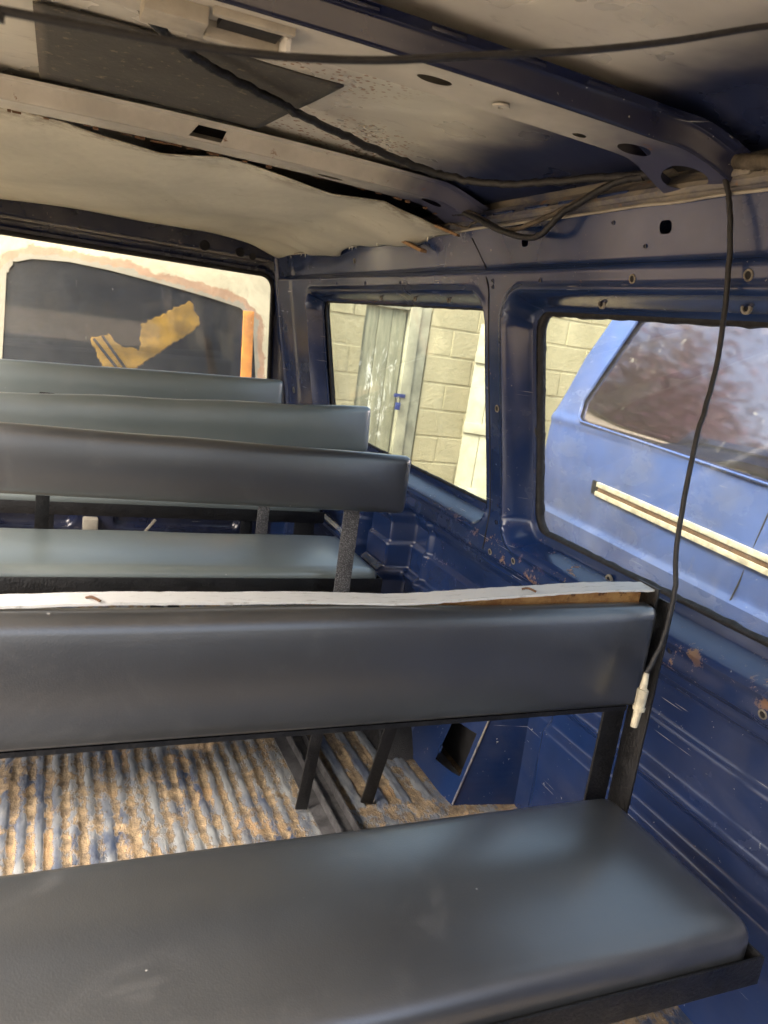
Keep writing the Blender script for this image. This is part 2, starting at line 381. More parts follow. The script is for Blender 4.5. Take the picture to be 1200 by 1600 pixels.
def cushion(name, x0, x1, y0, y1, z0, z1, r, mat, parent, top=(0, 0, 0), n=(70, 14, 8), wav=.0, seed=0, mtx=None, flat=None):
    """upholstered pad: rounded box, bulged along the axes in `top` (bulge on +x,+y-,+z faces), slightly wavy"""
    bm = bmesh.new(); nx, ny, nz = n
    def surf(p, q, fn):
        g = [[bm.verts.new(fn(i / p, j / q)) for j in range(q + 1)] for i in range(p + 1)]
        for i in range(p):
            for j in range(q): bm.faces.new((g[i][j], g[i + 1][j], g[i + 1][j + 1], g[i][j + 1]))
    X = lambda t: x0 + (x1 - x0) * t; Y = lambda t: y0 + (y1 - y0) * t; Z = lambda t: z0 + (z1 - z0) * t
    for zz in (z0, z1): surf(nx, ny, lambda a, b, zz=zz: (X(a), Y(b), zz))
    for yy in (y0, y1): surf(nx, nz, lambda a, b, yy=yy: (X(a), yy, Z(b)))
    for xx in (x0, x1): surf(ny, nz, lambda a, b, xx=xx: (xx, Y(a), Z(b)))
    bmesh.ops.remove_doubles(bm, verts=bm.verts[:], dist=1e-5)
    rs = np.random.default_rng(seed); ph = rs.uniform(0, 6.28, 12); fr = rs.uniform(2, 9, 6)
    cx, cy, cz = (x0 + x1) / 2, (y0 + y1) / 2, (z0 + z1) / 2
    for v in bm.verts:
        p = v.co.copy()
        q = Vector((min(max(p.x, x0 + r), x1 - r), min(max(p.y, y0 + r), y1 - r), min(max(p.z, z0 + r), z1 - r)))
        d = p - q
        if d.length > 1e-9: p = q + d.normalized() * r
        u = (p.x - cx) / ((x1 - x0) / 2); w_ = (p.y - cy) / ((y1 - y0) / 2); h = (p.z - cz) / ((z1 - z0) / 2)
        u, w_, h = [max(-1, min(1, a)) for a in (u, w_, h)]
        eu = 1 - abs(u) ** 10
        wv = sum(math.sin(fr[k_] * p.x * 2 + ph[k_]) for k_ in range(6)) / 6 * wav
        if top[2]: p.z += (top[2] * (1 - w_ * w_) * eu * max(0, h) + wv * max(0, h))
        if top[1]: p.y -= (top[1] * (1 - h * h) * eu + wv * .4) * max(0, -w_)
        if wav and top[1]: p.z += wv * max(0, h)
        if mtx is not None: p = mtx @ p
        v.co = p
    return bm_obj(name, bm, mat, parent, True, 70)

# ================================================================== THE VAN
van = tag(empty('van', (.2, 1.6, GZ)), 'blue van body around the benches, bare inside, with dented windowed side and rusty floor', 'van')
def vp(o):                                   # parent a world-space part under a thing without moving it
    return o
van_inv = Matrix.Translation((-.2, -1.6, -GZ))
def under(o, parent):
    o.parent = parent
    mw = Matrix.Identity(4); p = parent
    chain = []
    while p is not None: chain.append(p); p = p.parent
    for c in reversed(chain): mw = mw @ c.matrix_parent_inverse @ Matrix.LocRotScale(c.location, c.rotation_euler, c.scale)
    o.matrix_parent_inverse = mw.inverted(); return o

def xbase(zc): return 1.1 - .2 * np.maximum(0, zc + .41) + .0 * zc
W1H = (1.815, 3.27, -.425, .10, .05); W2H = (.22, 1.635, -.43, .10, .05)
W1L = (1.775, 3.315, -.472, .132, .075); W2L = (.18, 1.682, -.478, .135, .08)
sdW1 = lambda u, v: sd_rr(u, v, *W1H); sdW2 = lambda u, v: sd_rr(u, v, *W2H)
def wall_p(y, z):
    p = np.zeros_like(y)
    p += .014 * sst(.195, .178, z) * sst(-.60, -.57, z)                                  # framed band round the windows
    l = np.minimum(sd_rr(y, z, *W1L), sd_rr(y, z, *W2L))
    p -= .062 * sst(0, -.030, l)                                                       # window rebates
    p += .006 * sst(.02, .004, l) * sst(-.004, .006, l)                                 # rolled lip
    low = sst(-.525, -.562, z)
    p -= .050 * low
    p += .010 * sst(-.664, -.672, z) * sst(.9, .9, y + 9)
    p += .022 * sst(-.748, -.770, z)
    p -= .014 * sst(-.775, -.800, z)
    p += .020 * sst(-.842, -.862, z) * sst(1.62, 1.56, y)
    p -= .035 * sst(1.40, 1.43, y) * sst(1.56, 1.53, y) * sst(-.56, -.58, z)              # dark pocket below the pillar
    p += .085 * sst(2.30, 2.315, y) * sst(2.52, 2.48, y) * sst(-.50, -.56, z)              # upright box member
    p += .060 * sst(2.62, 2.635, y) * sst(-.50, -.56, z)                                   # rear inner panel
    p += .012 * sst(2.165, 2.175, y) * sst(2.20, 2.19, y) * sst(-.52, -.55, z)             # rod-like bead
    p += .006 * sst(3.50, 3.54, y)
    p += .0022 * np.sin(y * 7.3 + z * 4) * np.sin(z * 9 + y * 2.1)                         # old dents
    p -= .008 * np.exp(-((y - .75) ** 2 + (z + .62) ** 2) / .01) + .006 * np.exp(-((y - 1.2) ** 2 + (z + .7) ** 2) / .006)
    return p
def wall_f(off=0., flat=False, mirror=False):
    def f(y, z):
        x = xbase(z) + off - (0 if flat else wall_p(y, z))
        if mirror: x = .4 - x
        return x, y, z + H
    return f
YS = arange(-.55, 3.80, .0088); ZS = arange(-1.16, .282, .0056)
bx_hole = lambda y0, z0, w_, h_, r: (lambda u, v: sd_rr(u, v, y0 - w_ / 2, y0 + w_ / 2, z0 - h_ / 2, z0 + h_ / 2, r))
side = field('side_panel', YS, ZS, wall_f(), [sdW1, sdW2, bx_hole(1.158, .244, .030, .022, .008), bx_hole(1.613, .242, .028, .020, .007)], 'navy', None, 45)
under(side, van); side['label'] = 'navy inner side panel with two window openings, scratches and rust'
CY = arange(-.55, 3.86, .02); CZ = arange(-1.20, .30, .02)
under(field('outer_skin', CY, CZ, wall_f(.075, True), [sdW1, sdW2], 'blue_out'), van)

# panes, sealant beads
def wall_pt(y, z, off=0.): 
    ya, za = np.array([float(y)]), np.array([float(z)])
    return Vector((float(xbase(za)[0] + off - wall_p(ya, za)[0]), float(y), float(z) + H))
def rr_path(u0, u1, v0, v1, r, n=8, straight=40):
    P = []
    cs = [(u1 - r, v1 - r, 0), (u0 + r, v1 - r, 90), (u0 + r, v0 + r, 180), (u1 - r, v0 + r, 270)]
    for i, (cx, cy, a0) in enumerate(cs):
        for k_ in range(n + 1):
            a = R(a0 + 90 * k_ / n); P.append((cx + r * math.cos(a), cy + r * math.sin(a)))
        nx_ = cs[(i + 1) % 4]; a = R(a0 + 90); p0 = P[-1]; a2 = R(nx_[2]); p1 = (nx_[0] + r * math.cos(a2), nx_[1] + r * math.sin(a2))
        for k_ in range(1, straight): P.append((p0[0] + (p1[0] - p0[0]) * k_ / straight, p0[1] + (p1[1] - p0[1]) * k_ / straight))
    P.append(P[0]); return P
for Wd, rw in ((W1H, .007), (W2H, .012)):
    y0, y1, z0, z1, r = Wd
    def fx(y, z, o): return xbase(z) + o, y, z + H
    g = 12
    U = np.linspace(y0 - .012, y1 + .012, g); V = np.linspace(z0 - .012, z1 + .012, g)
    UU, VV = np.meshgrid(U, V, indexing='ij'); xa, ya, za = fx(UU, VV, .070); xb, yb, zb = fx(UU, VV, .0735)
    vv = np.concatenate([np.stack([xa, ya, za], -1).reshape(-1, 3), np.stack([xb, yb, zb], -1).reshape(-1, 3)]); ff = []
    for s in (0, g * g):
        for i in range(g - 1):
            for j in range(g - 1): ff.append(tuple(s + k_ for k_ in (i * g + j, (i + 1) * g + j, (i + 1) * g + j + 1, i * g + j + 1)))
    under(mesh_obj('window_pane', vv, ff, 'glass', None, True), van)
    pts = [Vector((float(xbase(np.array(zz))) + .062, yy, zz + H)) for yy, zz in rr_path(y0 - .002, y1 + .002, z0 - .002, z1 + .002, r, 8, 60)]
    amp = .0011 if rw > .01 else .0006
    pts = [p + Vector((0, rng.normal(0, amp), rng.normal(0, amp))) for p in pts]
    under(tube('window_sealant', pts, rw, 'rubber', None, 7, spline=False, rfun=lambda i, n: 1 + .10 * math.sin(i * .7) * math.sin(i * .23)), van)
# ragged blobs of sealant along the top of the nearer window
bm = bmesh.new()
for k_ in range(34):
    y = rng.uniform(.4, 1.62); s = rng.uniform(.003, .008)
    p = Vector((float(xbase(np.array(.1))) + .058, y, .1 + H + rng.uniform(-.006, .012)))
    bmesh.ops.create_icosphere(bm, subdivisions=1, radius=s, matrix=Matrix.Translation(p) @ Matrix.Diagonal((.6, rng.uniform(1, 3.2), rng.uniform(.6, 1.2), 1)))
for k_ in range(16):
    z = rng.uniform(-.42, .09); s = rng.uniform(.003, .005)
    p = Vector((float(xbase(np.array(z))) + .058, 1.638 + rng.uniform(-.004, .008), z + H))
    bmesh.ops.create_icosphere(bm, subdivisions=1, radius=s, matrix=Matrix.Translation(p) @ Matrix.Diagonal((.6, 1, rng.uniform(1, 3), 1)))
under(bm_obj('sealant_lumps', bm, 'rubber', None, True, 60), van)['kind'] = 'stuff'

# panel seam running down the pillar
sp = [wall_pt(1.86, .262), wall_pt(1.80, .20), wall_pt(1.768, .165)] + [wall_pt(1.757, z) for z in np.linspace(.14, -.50, 16)] + [wall_pt(1.76, -.52)]
under(tube('panel_seam', sp, .0022, 'dark', None, 6, 3), van)

# small punched holes with a bare rim, and clips on the rebate
def disc_on(name, p, nrm, r, mat, parent, depth=.0015, ring=None, asp=1.):
    nrm = Vector(nrm).normalized(); q = nrm.to_track_quat('Z', 'Y').to_matrix().to_4x4()
    bm = bmesh.new(); n = 14
    r0 = ring or r * 1.5
    prof = [(r0, 0), (r0 * .95, depth), (r * 1.02, depth * 1.1), (r, -.001)]
    rings = []
    for rr, h in prof:
        rings.append([bm.verts.new((rr * math.cos(2 * math.pi * i / n), rr * asp * math.sin(2 * math.pi * i / n), h)) for i in range(n)])
    c = rings[-1]
    for a, b in zip(rings[:-1], rings[1:]):
        for i in range(n):
            f = bm.faces.new((a[i], a[(i + 1) % n], b[(i + 1) % n], b[i]))
    # near-black disc just proud of the sheet, painting the shade inside
    dk = [bm.verts.new((v.co.x, v.co.y, depth * .35)) for v in c]; f = bm.faces.new(dk); f.material_index = 1
    for v in bm.verts: v.co = q @ v.co + Vector(p)
    return under(bm_obj(name, bm, [mat, 'dark'], None), parent)
WN = Vector((-1, 0, -.2)).normalized()
for (y, z, r) in ((1.222, .158, .006), (.954, .161, .0065), (1.524, .158, .004), (1.735, .159, .0035), (1.735, .145, .0035), (1.718, -.142, .0065), (1.715, -.389, .0045),
                  (1.715, -.434, .0045), (2.722, .233, .007), (2.019, -.500, .004), (1.978, -.500, .004), (1.72, -.516, .006), (1.608, -.505, .006),
                  (1.298, .26, .003), (1.207, .215, .003), (2.597, .158, .005), (3.60, -.31, .010), (2.30, .158, .004), (2.9, .158, .004), (1.69, .02, .003), (1.70, -.28, .003), (.83, -.515, .006), (1.05, -.50, .005), (1.35, -.505, .005)):
    disc_on('screw_hole', wall_pt(y, z) + WN * .0004, WN, r, 'clip' if r > .0055 else 'navy', van)
for (y, z) in ((1.353, .118), (.985, .118), (2.522, .118), (2.245, .118), (2.023, .118), (1.32, -.452)):
    disc_on('trim_clip', wall_pt(y, z) + WN * .001, WN, .006, 'clip', van, .004, .011)

# ---- cant rail: roof skin rolling down onto the wall top
def extrude_profile(name, prof, ys, mat, parent, mirror=False, wav=0.):
    V_, F_ = [], []
    n = len(prof)
    for i, y in enumerate(ys):
        for (x, z) in prof:
            xx = .4 - x if mirror else x
            V_.append((xx + wav * math.sin(y * 5 + z * 40), y, z + H + wav * math.sin(y * 6.3)))
    for i in range(len(ys) - 1):
        for j in range(n - 1): F_.append((i * n + j, (i + 1) * n + j, (i + 1) * n + j + 1, i * n + j + 1))
    return under(mesh_obj(name, V_, F_, mat, None, True, 28), parent)
rail_prof = [(.985, .372), (1.0, .352), (1.004, .338), (.996, .330), (.972, .327), (.970, .3225), (.966, .3205), (.962, .313), (.955, .311), (.950, .306), (.949, .298), (.953, .291), (.9565, .2895), (.9575, .281)]
RY = arange(-.6, 3.8, .05)
def railm():
    k = NT('dusty_cant_rail'); P = k.pos(world=True)
    c = k.mix(k.ramp(k.noise(8, 6, .75, k.pos((1, .5, 1), world=True), .5), .35, .65), (.03, .04, .085), (.20, .18, .14))
    c = k.mix(k.ramp(k.noise(24, 5, .7, P), .60, .68), c, (.19, .11, .06)); k.color(c).rough(.5); k.bump(k.noise(30, 5, .7, P), .35, .006); return k.m
M['rail'] = railm()
cant = extrude_profile('cant_rail', rail_prof, RY, 'rail', van, wav=.0012)
# sealant line below the rail
under(tube('seam_sealer', [(.9535 + rng.normal(0, .0006), y, H + .2805 + rng.normal(0, .0008)) for y in np.arange(-.5, 3.7, .09)], .0032, 'plastic', None, 6, 4), van)
# pressed ribs on the rail flange
for yy in (1.30, 1.43, 1.56, 1.70, 1.83):
    under(bar('rail_rib', (.957, yy - .045, H + .308), (.957, yy + .045, H + .308), .016, .007, 'navy', None, .003, (0, 0, 1)), van)
for yy in (.92, 1.00):
    under(bar('rail_rib', (.955, yy - .03, H + .309), (.955, yy + .03, H + .309), .022, .012, 'rail', None, .004, (0, 0, 1)), van)

# ---- roof sheet
def roof_z(x):
    d = np.abs(x - .2)
    return .402 - .022 * (d / .75) ** 2 - .030 * sst(.62, .80, d)
def roof_f(x, y):
    z = roof_z(x) + .0025 * np.sin(y * 3.1 + x * 2) * np.sin(x * 4.2) + .002 * np.sin(x * 11 + y * 5)
    return x, y, z + H
roof = under(field('roof_sheet', arange(-.59, .988, .02), arange(-.5, 3.85, .02), roof_f, [], 'roof'), van)
V_ = []
under(field('roof_skin', arange(-.66, 1.06, .06), arange(-.55, 3.95, .1), lambda x, y: (x, y, roof_z(x) + H + .03 - .12 * sst(.8, .90, np.abs(x - .2))), [], 'blue_out'), van)

# ---- roof bows
def bow(y0, y1, zb, ztop, label, holes, name='roof_bow', slot=None):
    cell = .006
    xs = arange(-.56, .975, cell)
    def drop(x): return -.020 * (np.abs(x - .2) / .75) ** 2 - .038 * sst(.64, .80, np.abs(x - .2))
    # profile parameter t: 0 flange front, 1 front top, 2 front bottom, 3 rear bottom, 4 rear top, 5 rear flange
    def widen(x): return .022 * sst(.60, .76, np.abs(x - .2))
    bot = under(field(name, xs, arange(y0, y1, cell), lambda x, y: (x, y + (y - (y0 + y1) / 2) / ((y1 - y0) / 2) * widen(x), zb + drop(x) + H - .0015 * np.cos((y - y0) / (y1 - y0) * 6.28)),
                [(lambda u, v, h=h: (np.hypot((u - h[0]) / h[2], (v - h[1]) / h[3]) - 1) * min(h[2], h[3])) for h in holes], 'bow'), van)
    bot['label'] = label
    def wallprof(name_, ya, yb, za, zb_, mat, cuts=()):
        return under(field(name_, xs, np.linspace(0, 1, 9), lambda x, t: (x, ya + (yb - ya) * t + np.sign(ya - (y0 + y1) / 2) * widen(x), (za + (zb_ - za) * sst(0, 1, t)) + drop(x) + H), list(cuts), mat), bot)
    fr = wallprof('bow_web', y0, y0 - .012, zb - .001, ztop, 'navy_bow' if slot is None else 'bow', [slot] if slot else ())
    wallprof('bow_web', y1, y1 + .010, zb - .001, ztop, 'bow')
    wallprof('bow_flange', y0 - .012, y0 - .034, ztop, ztop + .003, 'navy_bow' if slot is None else 'bow')
    wallprof('bow_flange', y1 + .010, y1 + .03, ztop, ztop + .003, 'bow')
    # near-black sheet painting the shade inside the hollow section, seen through the holes
    under(field('bow_dark_sheet', xs[::6], np.array([y0 + .002, y1 - .002]), lambda x, y: (x, y, zb + .03 + drop(x) + H), [], 'dark'), bot)
    return bot
b1 = bow(1.03, 1.135, .346, .378, 'wide roof bow with oval holes, navy on its front side', [(.47, 1.085, .026, .013), (.735, 1.115, .012, .007), (.83, 1.10, .030, .019), (.925, 1.085, .028, .034)])
for i, (yy) in enumerate((.30, .42, .54, .66, .78)):
    under(bar('bow_tab', (yy, 1.006, H + .3775 - .02 * ((yy - .2) / .75) ** 2), (yy + .05, 1.006, H + .3775 - .02 * ((yy - .15) / .75) ** 2), .012, .006, 'navy_bow', None, .002, (0, 0, 1)), b1)
disc_on('bow_stud', (.582, 1.095, H + .3445 - .005), (0, 0, -1), .004, 'bow', van, .003, .013)
b2 = bow(1.865, 1.955, .350, .384, 'beige roof bow with rusty rear edge and a slot in its face', [(.86, 1.905, .026, .018), (.60, 1.93, .03, .008)],
         slot=lambda u, v: sd_poly(u * 1., v * .04, [(.255, .008), (.275, .030), (.335, .030), (.325, .008)]))
# rusty ragged flange along the rear of the second bow
bm = bmesh.new()
for k_ in range(34):
    x = rng.uniform(-.1, .93); l_ = rng.uniform(.004, .022)
    zz = H + .349 - .020 * ((x - .2) / .75) ** 2 - .038 * float(sst(.64, .80, abs(x - .2)))
    add_box(bm, x, x + l_, 1.955, 1.955 + rng.uniform(.004, .014), zz - rng.uniform(.002, .006), zz + rng.uniform(-.003, .0))
under(bm_obj('bow_flaking_edge', bm, 'darkrust', None), van)['kind'] = 'stuff'

# bitumen pad on the roof sheet
padO = under(field('sound_pad', arange(-.040, .438, .02), arange(1.385, 1.835, .02), lambda x, y: (x * (1 - .22 * (y - 1.385)), y + .010 * x, roof_z(x) + H - .006 + .0009 * np.sin(x * 30) * np.sin(y * 24)), [], 'pad'), van)
sm = padO.modifiers.new('thick', 'SOLIDIFY'); sm.thickness = .004; sm.offset = 0
padO['label'] = 'dark grey rectangular bitumen pad stuck to the roof sheet'

# ---- sagging lining board behind the second bow
nearZ = [(-.5, .350), (-.112, .351), (-.076, .349), (.011, .347), (.117, .331), (.214, .322), (.30, .333), (.349, .343), (.424, .344), (.511, .334), (.627, .322), (.70, .327), (.763, .331), (.86, .304), (.93, .280), (.96, .270)]
nx_, nz_ = zip(*nearZ)
def lin_f(x, y):
    t = np.clip((y - 1.975) / 1.75, 0, 1)
    zn = np.interp(x, nx_, nz_)
    d = np.abs(x - .2)
    zf = .335 - .028 * (d / .8) ** 2 - .028 * sst(.60, .78, d)
    zbase = .343 - .018 * (d / .75) ** 2 - .045 * sst(.55, .77, d)
    k0 = np.exp(-t * 9); k1 = sst(.65, 1, t)
    z = zbase * (1 - k0) + zn * k0
    z = z * (1 - k1) + zf * k1
    z += -.012 * np.sin(t * 3.14) * (1 + .5 * np.sin(x * 5 + 1)) + .006 * np.sin(x * 8 + t * 6) * np.sin(t * 9 + x * 3) + .008 * np.sin(t * 15 - x * 11) * sst(.25, .75, d) + .004 * np.sin(t * 34 + x * 13) * sst(.4, .7, d)
    xe = x + .010 * np.sin(t * 26) * sst(.66, .77, d) + .006 * np.sin(t * 61 + 1) * sst(.70, .77, d)
    ye = y + .004 * np.sin(x * 34) * k0
    return xe, ye, z + H
lining = under(field('roof_lining', arange(-.53, .955, .012), arange(1.968, 3.735, .014), lin_f, [lambda u, v: (np.hypot((u - .30) / .05, (v - 3.70 + .10 * (u - .30)) / .016) - 1) * .016], 'liner'), van)
sm = lining.modifiers.new('thick', 'SOLIDIFY'); sm.thickness = .003
lining['label'] = 'sagging faded cream lining board torn along its edges'
under(bar('lining_batten', (.925, 2.26, H + .280), (.945, 2.10, H + .238), .022, .008, 'wood', None, .001, (0, 0, 1)), van)
under(bar('lining_batten', (.91, 1.975, H + .292), (.945, 1.90, H + .268), .014, .006, 'wood', None, .001, (0, 0, 1)), van)
bm = bmesh.new()
for k_ in range(30):                                     # torn fibres along the board's edges
    t = rng.uniform(0, 1); y = 1.99 + 1.7 * t
    a = Vector((.945 + rng.uniform(-.01, .008), y, H + .275)); s = rng.uniform(.006, .02)
    v = [bm.verts.new(a), bm.verts.new(a + Vector((0, s, .001))), bm.verts.new(a + Vector((rng.uniform(-.002, .004), s * .5, -s * rng.uniform(.4, 1.2))))]
    bm.faces.new(v)
under(bm_obj('torn_edge', bm, 'liner', None), van)['kind'] = 'stuff'

# ---- rear end: header, door with window opening
RWH = (-.62, 1.0, -.46, .197, .06)
def rear_p(x, z):
    l = sd_rr(x, z, -.66, 1.03, -.50, .235, .09)
    p = .045 * sst(0, .03, l)
    p -= .02 * sst(.0, -.012, l)
    p += .012 * sst(.255, .262, z)
    lo = sd_rr(x, z, .30, .90, -1.05, -.56, .05)
    p -= .030 * sst(0, -.02, lo)
    lo = sd_rr(x, z, -.5, .14, -1.05, -.56, .05)
    p -= .030 * sst(0, -.02, lo)
    p += .0015 * np.sin(x * 9 + z * 5)
    return p
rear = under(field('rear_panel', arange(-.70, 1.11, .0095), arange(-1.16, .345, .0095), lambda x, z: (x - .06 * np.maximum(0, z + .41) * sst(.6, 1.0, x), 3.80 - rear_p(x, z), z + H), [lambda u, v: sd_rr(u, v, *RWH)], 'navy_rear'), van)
rear['label'] = 'dark navy rear door and header around the back window'
under(field('rear_skin', arange(-.72, 1.14, .04), arange(-1.2, .38, .03), lambda x, z: (x - .06 * np.maximum(0, z + .41) * sst(.6, 1.0, x), 3.86 + 0 * x, z + H), [lambda u, v: sd_rr(u, v, *RWH)], 'blue_out'), van)
bm = bmesh.new(); add_box(bm, -.63, 1.01, 3.832, 3.836, H - .47, H + .205)
for v in bm.verts: v.co.x -= .06 * max(0, v.co.z - H + .41) * float(sst(.6, 1., v.co.x)) - .0
under(bm_obj('rear_window_pane', bm, 'glass_rear', None), van)
pts = [Vector((xx - .06 * max(0, zz + .41) * float(sst(.6, 1., xx)), 3.822, zz + H)) for xx, zz in rr_path(RWH[0], RWH[1], RWH[2], RWH[3], .06, 8, 40)]
under(tube('window_sealant', pts, .011, 'rubber', None, 7, spline=False), van)
for (x, z, r) in ((.10, .262, .006), (.62, .275, .022), (.80, .272, .020), (.87, .262, .015), (-.05, .24, .004)):
    disc_on('header_hole', (x - .06 * (z + .41) * float(sst(.6, 1., x)), 3.80 - float(rear_p(np.array([x]), np.array([z]))[0]) - .001, z + H), (0, -1, 0), r, 'navy_rear', van, .002, r * 1.12)
lt = under(box('door_latch', .172, .238, 3.70, 3.76, H - 1.06, H - .995, 'plastic', None, .008), van)
under(bar('door_stay', (.49, 3.70, H - .985), (.42, 3.72, H - 1.09), .012, .006, 'plastic', None, .002), van)
# rear corner post: rolled edge between the rear opening and the side
under(extrude_profile('corner_post', [(0, 0)], [0], 'navy', van) if False else tube('corner_post', [Vector((float(xbase(np.array(z))) - .010, 3.745, z + H)) for z in np.linspace(-1.1, .30, 20)], .016, 'navy', None, 12, 2), van)

# ---- floor
def floor_h(x, y):
    rib = .5 + .5 * np.cos((x - .02) / .0355 * 2 * np.pi)
    rib = sst(.15, .85, rib)
    nearend = np.clip(1 - 1.0 * (sst(1.985, 2.0, y) * sst(2.03, 2.015, y)), 0, 1)
    h = .0055 * (rib - .5) * sst(.60, .585, x) * nearend
    wide = sst(-.2, .55, np.cos((x - .745) / .062 * 2 * np.pi))
    m = sst(.665, .675, x) * sst(1.565, 1.575, y) * sst(1.93, 1.91, y)
    h += .010 * (wide - .4) * m
    h += .006 * sst(1.93, 1.97, y) * sst(.66, .67, x)
    blob = np.exp(-(((x - .40) / .055) ** 2 + ((y - 1.98) / .10) ** 2)) + np.exp(-(((x + .10) / .12) ** 2 + ((y - 2.02) / .09) ** 2))
    h = h * (1 - np.clip(blob * 1.3, 0, .92)) * (.72 + .28 * np.sin(x * 13 + y * 5) * np.sin(y * 9 - x * 4))
    return h
FX = np.concatenate([arange(-.72, -.2, .02)[:-1], arange(-.2, 1.22, .0042)]); FYa = arange(1.2, 2.25, .01)
FY = np.concatenate([arange(-.9, 1.2, .05)[:-1], FYa[:-1], arange(2.25, 3.85, .04)])
fl = under(field('floor_pan', FX, FY, lambda x, y: (x, y, floor_h(x, y) + .0012 * np.sin(x * 60 + y * 31) * np.sin(y * 47 - x * 20) + rng.normal(0, .0008, x.shape)), [], 'floor', None, 60), van)
fl['label'] = 'corrugated rusty steel floor caked with sandy dirt'
fl2 = under(box('underbody', -.68, 1.10, -.9, 3.84, -.12, -.03, 'dark', None, .005), van)
# bolted angle rails on the floor
for (x0, sgn) in ((.612, 1), (.655, 1)):
    bm = bmesh.new(); add_box(bm, x0, x0 + .036, 1.15, 2.02, .006, .010); add_box(bm, x0 + .033, x0 + .037, 1.15, 2.02, .0105, .034)
    under(bm_obj('floor_rail', bm, 'steel', None), van)
# wheel box with a square access hole
def wb_f(y, z):
    x = .972 + .28 * z + .006 * sst(1.60, 1.53, y)
    return x, y, z
wb = under(field('wheel_box', arange(1.53, 2.28, .006), arange(0, .245, .006), wb_f, [lambda u, v: sd_poly(u, v, [(1.545, .070), (1.66, .052), (1.655, .172), (1.55, .185)])], 'navy'), van)
wb['label'] = 'navy wheel box with a square access hole, rusty at the foot'
bm = bmesh.new()
pf = [wb_f(np.array(1.53), np.array(z)) for z in np.linspace(0, .2448, 14)]
a = [bm.verts.new((float(p[0]), 1.53, float(p[2]))) for p in pf]; b = [bm.verts.new((1.17, 1.50, float(p[2]))) for p in pf]
for i in range(13): bm.faces.new((a[i], b[i], b[i + 1], a[i + 1]))
a2 = bm.verts.new((1.04, 2.28, .2448)); b2_ = bm.verts.new((1.17, 2.28, .2448)); bm.faces.new((a[-1], b[-1], b2_, a2))
under(bm_obj('wheel_box_end', bm, 'navy', None), van)
under(box('wheel_box_dark_plate', 1.075, 1.09, 1.535, 2.27, .012, .238, 'dark', None, .002), van)  # near-black plate, paints the shade seen through the access hole
under(tube('wheel_box_weld', [(float(wb_f(np.array(1.53), np.array(z))[0]), 1.5285, z) for z in (.004, .05, .09, .13, .17, .21, .243)], .0028, 'rail', None, 6), van)
under(bar('hole_tab', (.992, 1.655, .075), (.992, 1.648, .10), .012, .002, 'navy', None, .0005, (1, 0, 0)), van)

# ---- the van's other side (open sliding door and a window), only lighting the interior
LD = (-.45, 2.2, -1.06, .19, .06)
under(field('side_panel', arange(-.55, 3.80, .02), arange(-1.16, .30, .02), wall_f(0, True, True), [lambda u, v: sd_rr(u, v, *LD), lambda u, v: sd_rr(u, v, 2.35, 3.5, -.50, .15, .05)], 'navy'), van)
extrude_profile('cant_rail', rail_prof, RY[::4], 'rail', van, True)
under(field('front_light_baffle', arange(-.72, 1.14, .04), arange(-1.2, .40, .04), lambda x, z: (x, -.56 + 0 * x, z + H), [lambda u, v: sd_rr(u, v, -.6, 1.0, -.45, .28, .08)], 'navy'), van)  # unseen wall added to cut frontal light; its opening sets how much enters
# road wheels
def wheel(cx, cy, parent, r=.33, wd=.20, zc=None):
    zc = GZ + r if zc is None else zc
    def lathe(nm, prof, mat):
        bm = bmesh.new(); n = 32; rings = [[bm.verts.new((cx + px, cy + pr * math.cos(2 * math.pi * i / n), zc + pr * math.sin(2 * math.pi * i / n))) for i in range(n)] for px, pr in prof]
        for A, B in zip(rings[:-1], rings[1:]):
            for i in range(n): bm.faces.new((A[i], A[(i + 1) % n], B[(i + 1) % n], B[i]))
        return bm_obj(nm, bm, mat, None, True, 40)
    h = wd / 2
    t = under(lathe('tyre', [(-h * .8, r * .6), (-h, r * .72), (-h * .9, r * .96), (-h * .5, r), (h * .5, r), (h * .9, r * .96), (h, r * .72), (h * .8, r * .6), (-h * .8, r * .6)], 'rubber'), parent)
    under(lathe('rim', [(-h * .8, r * .62), (-h * .3, r * .5), (-h * .4, .02), (h * .4, .02), (h * .3, r * .5), (h * .8, r * .62)], 'steel'), t)
for cx, cy in ((.98, 2.0), (-.58, 2.0), (.98, -.8), (-.58, -.8)): wheel(cx, cy, van)

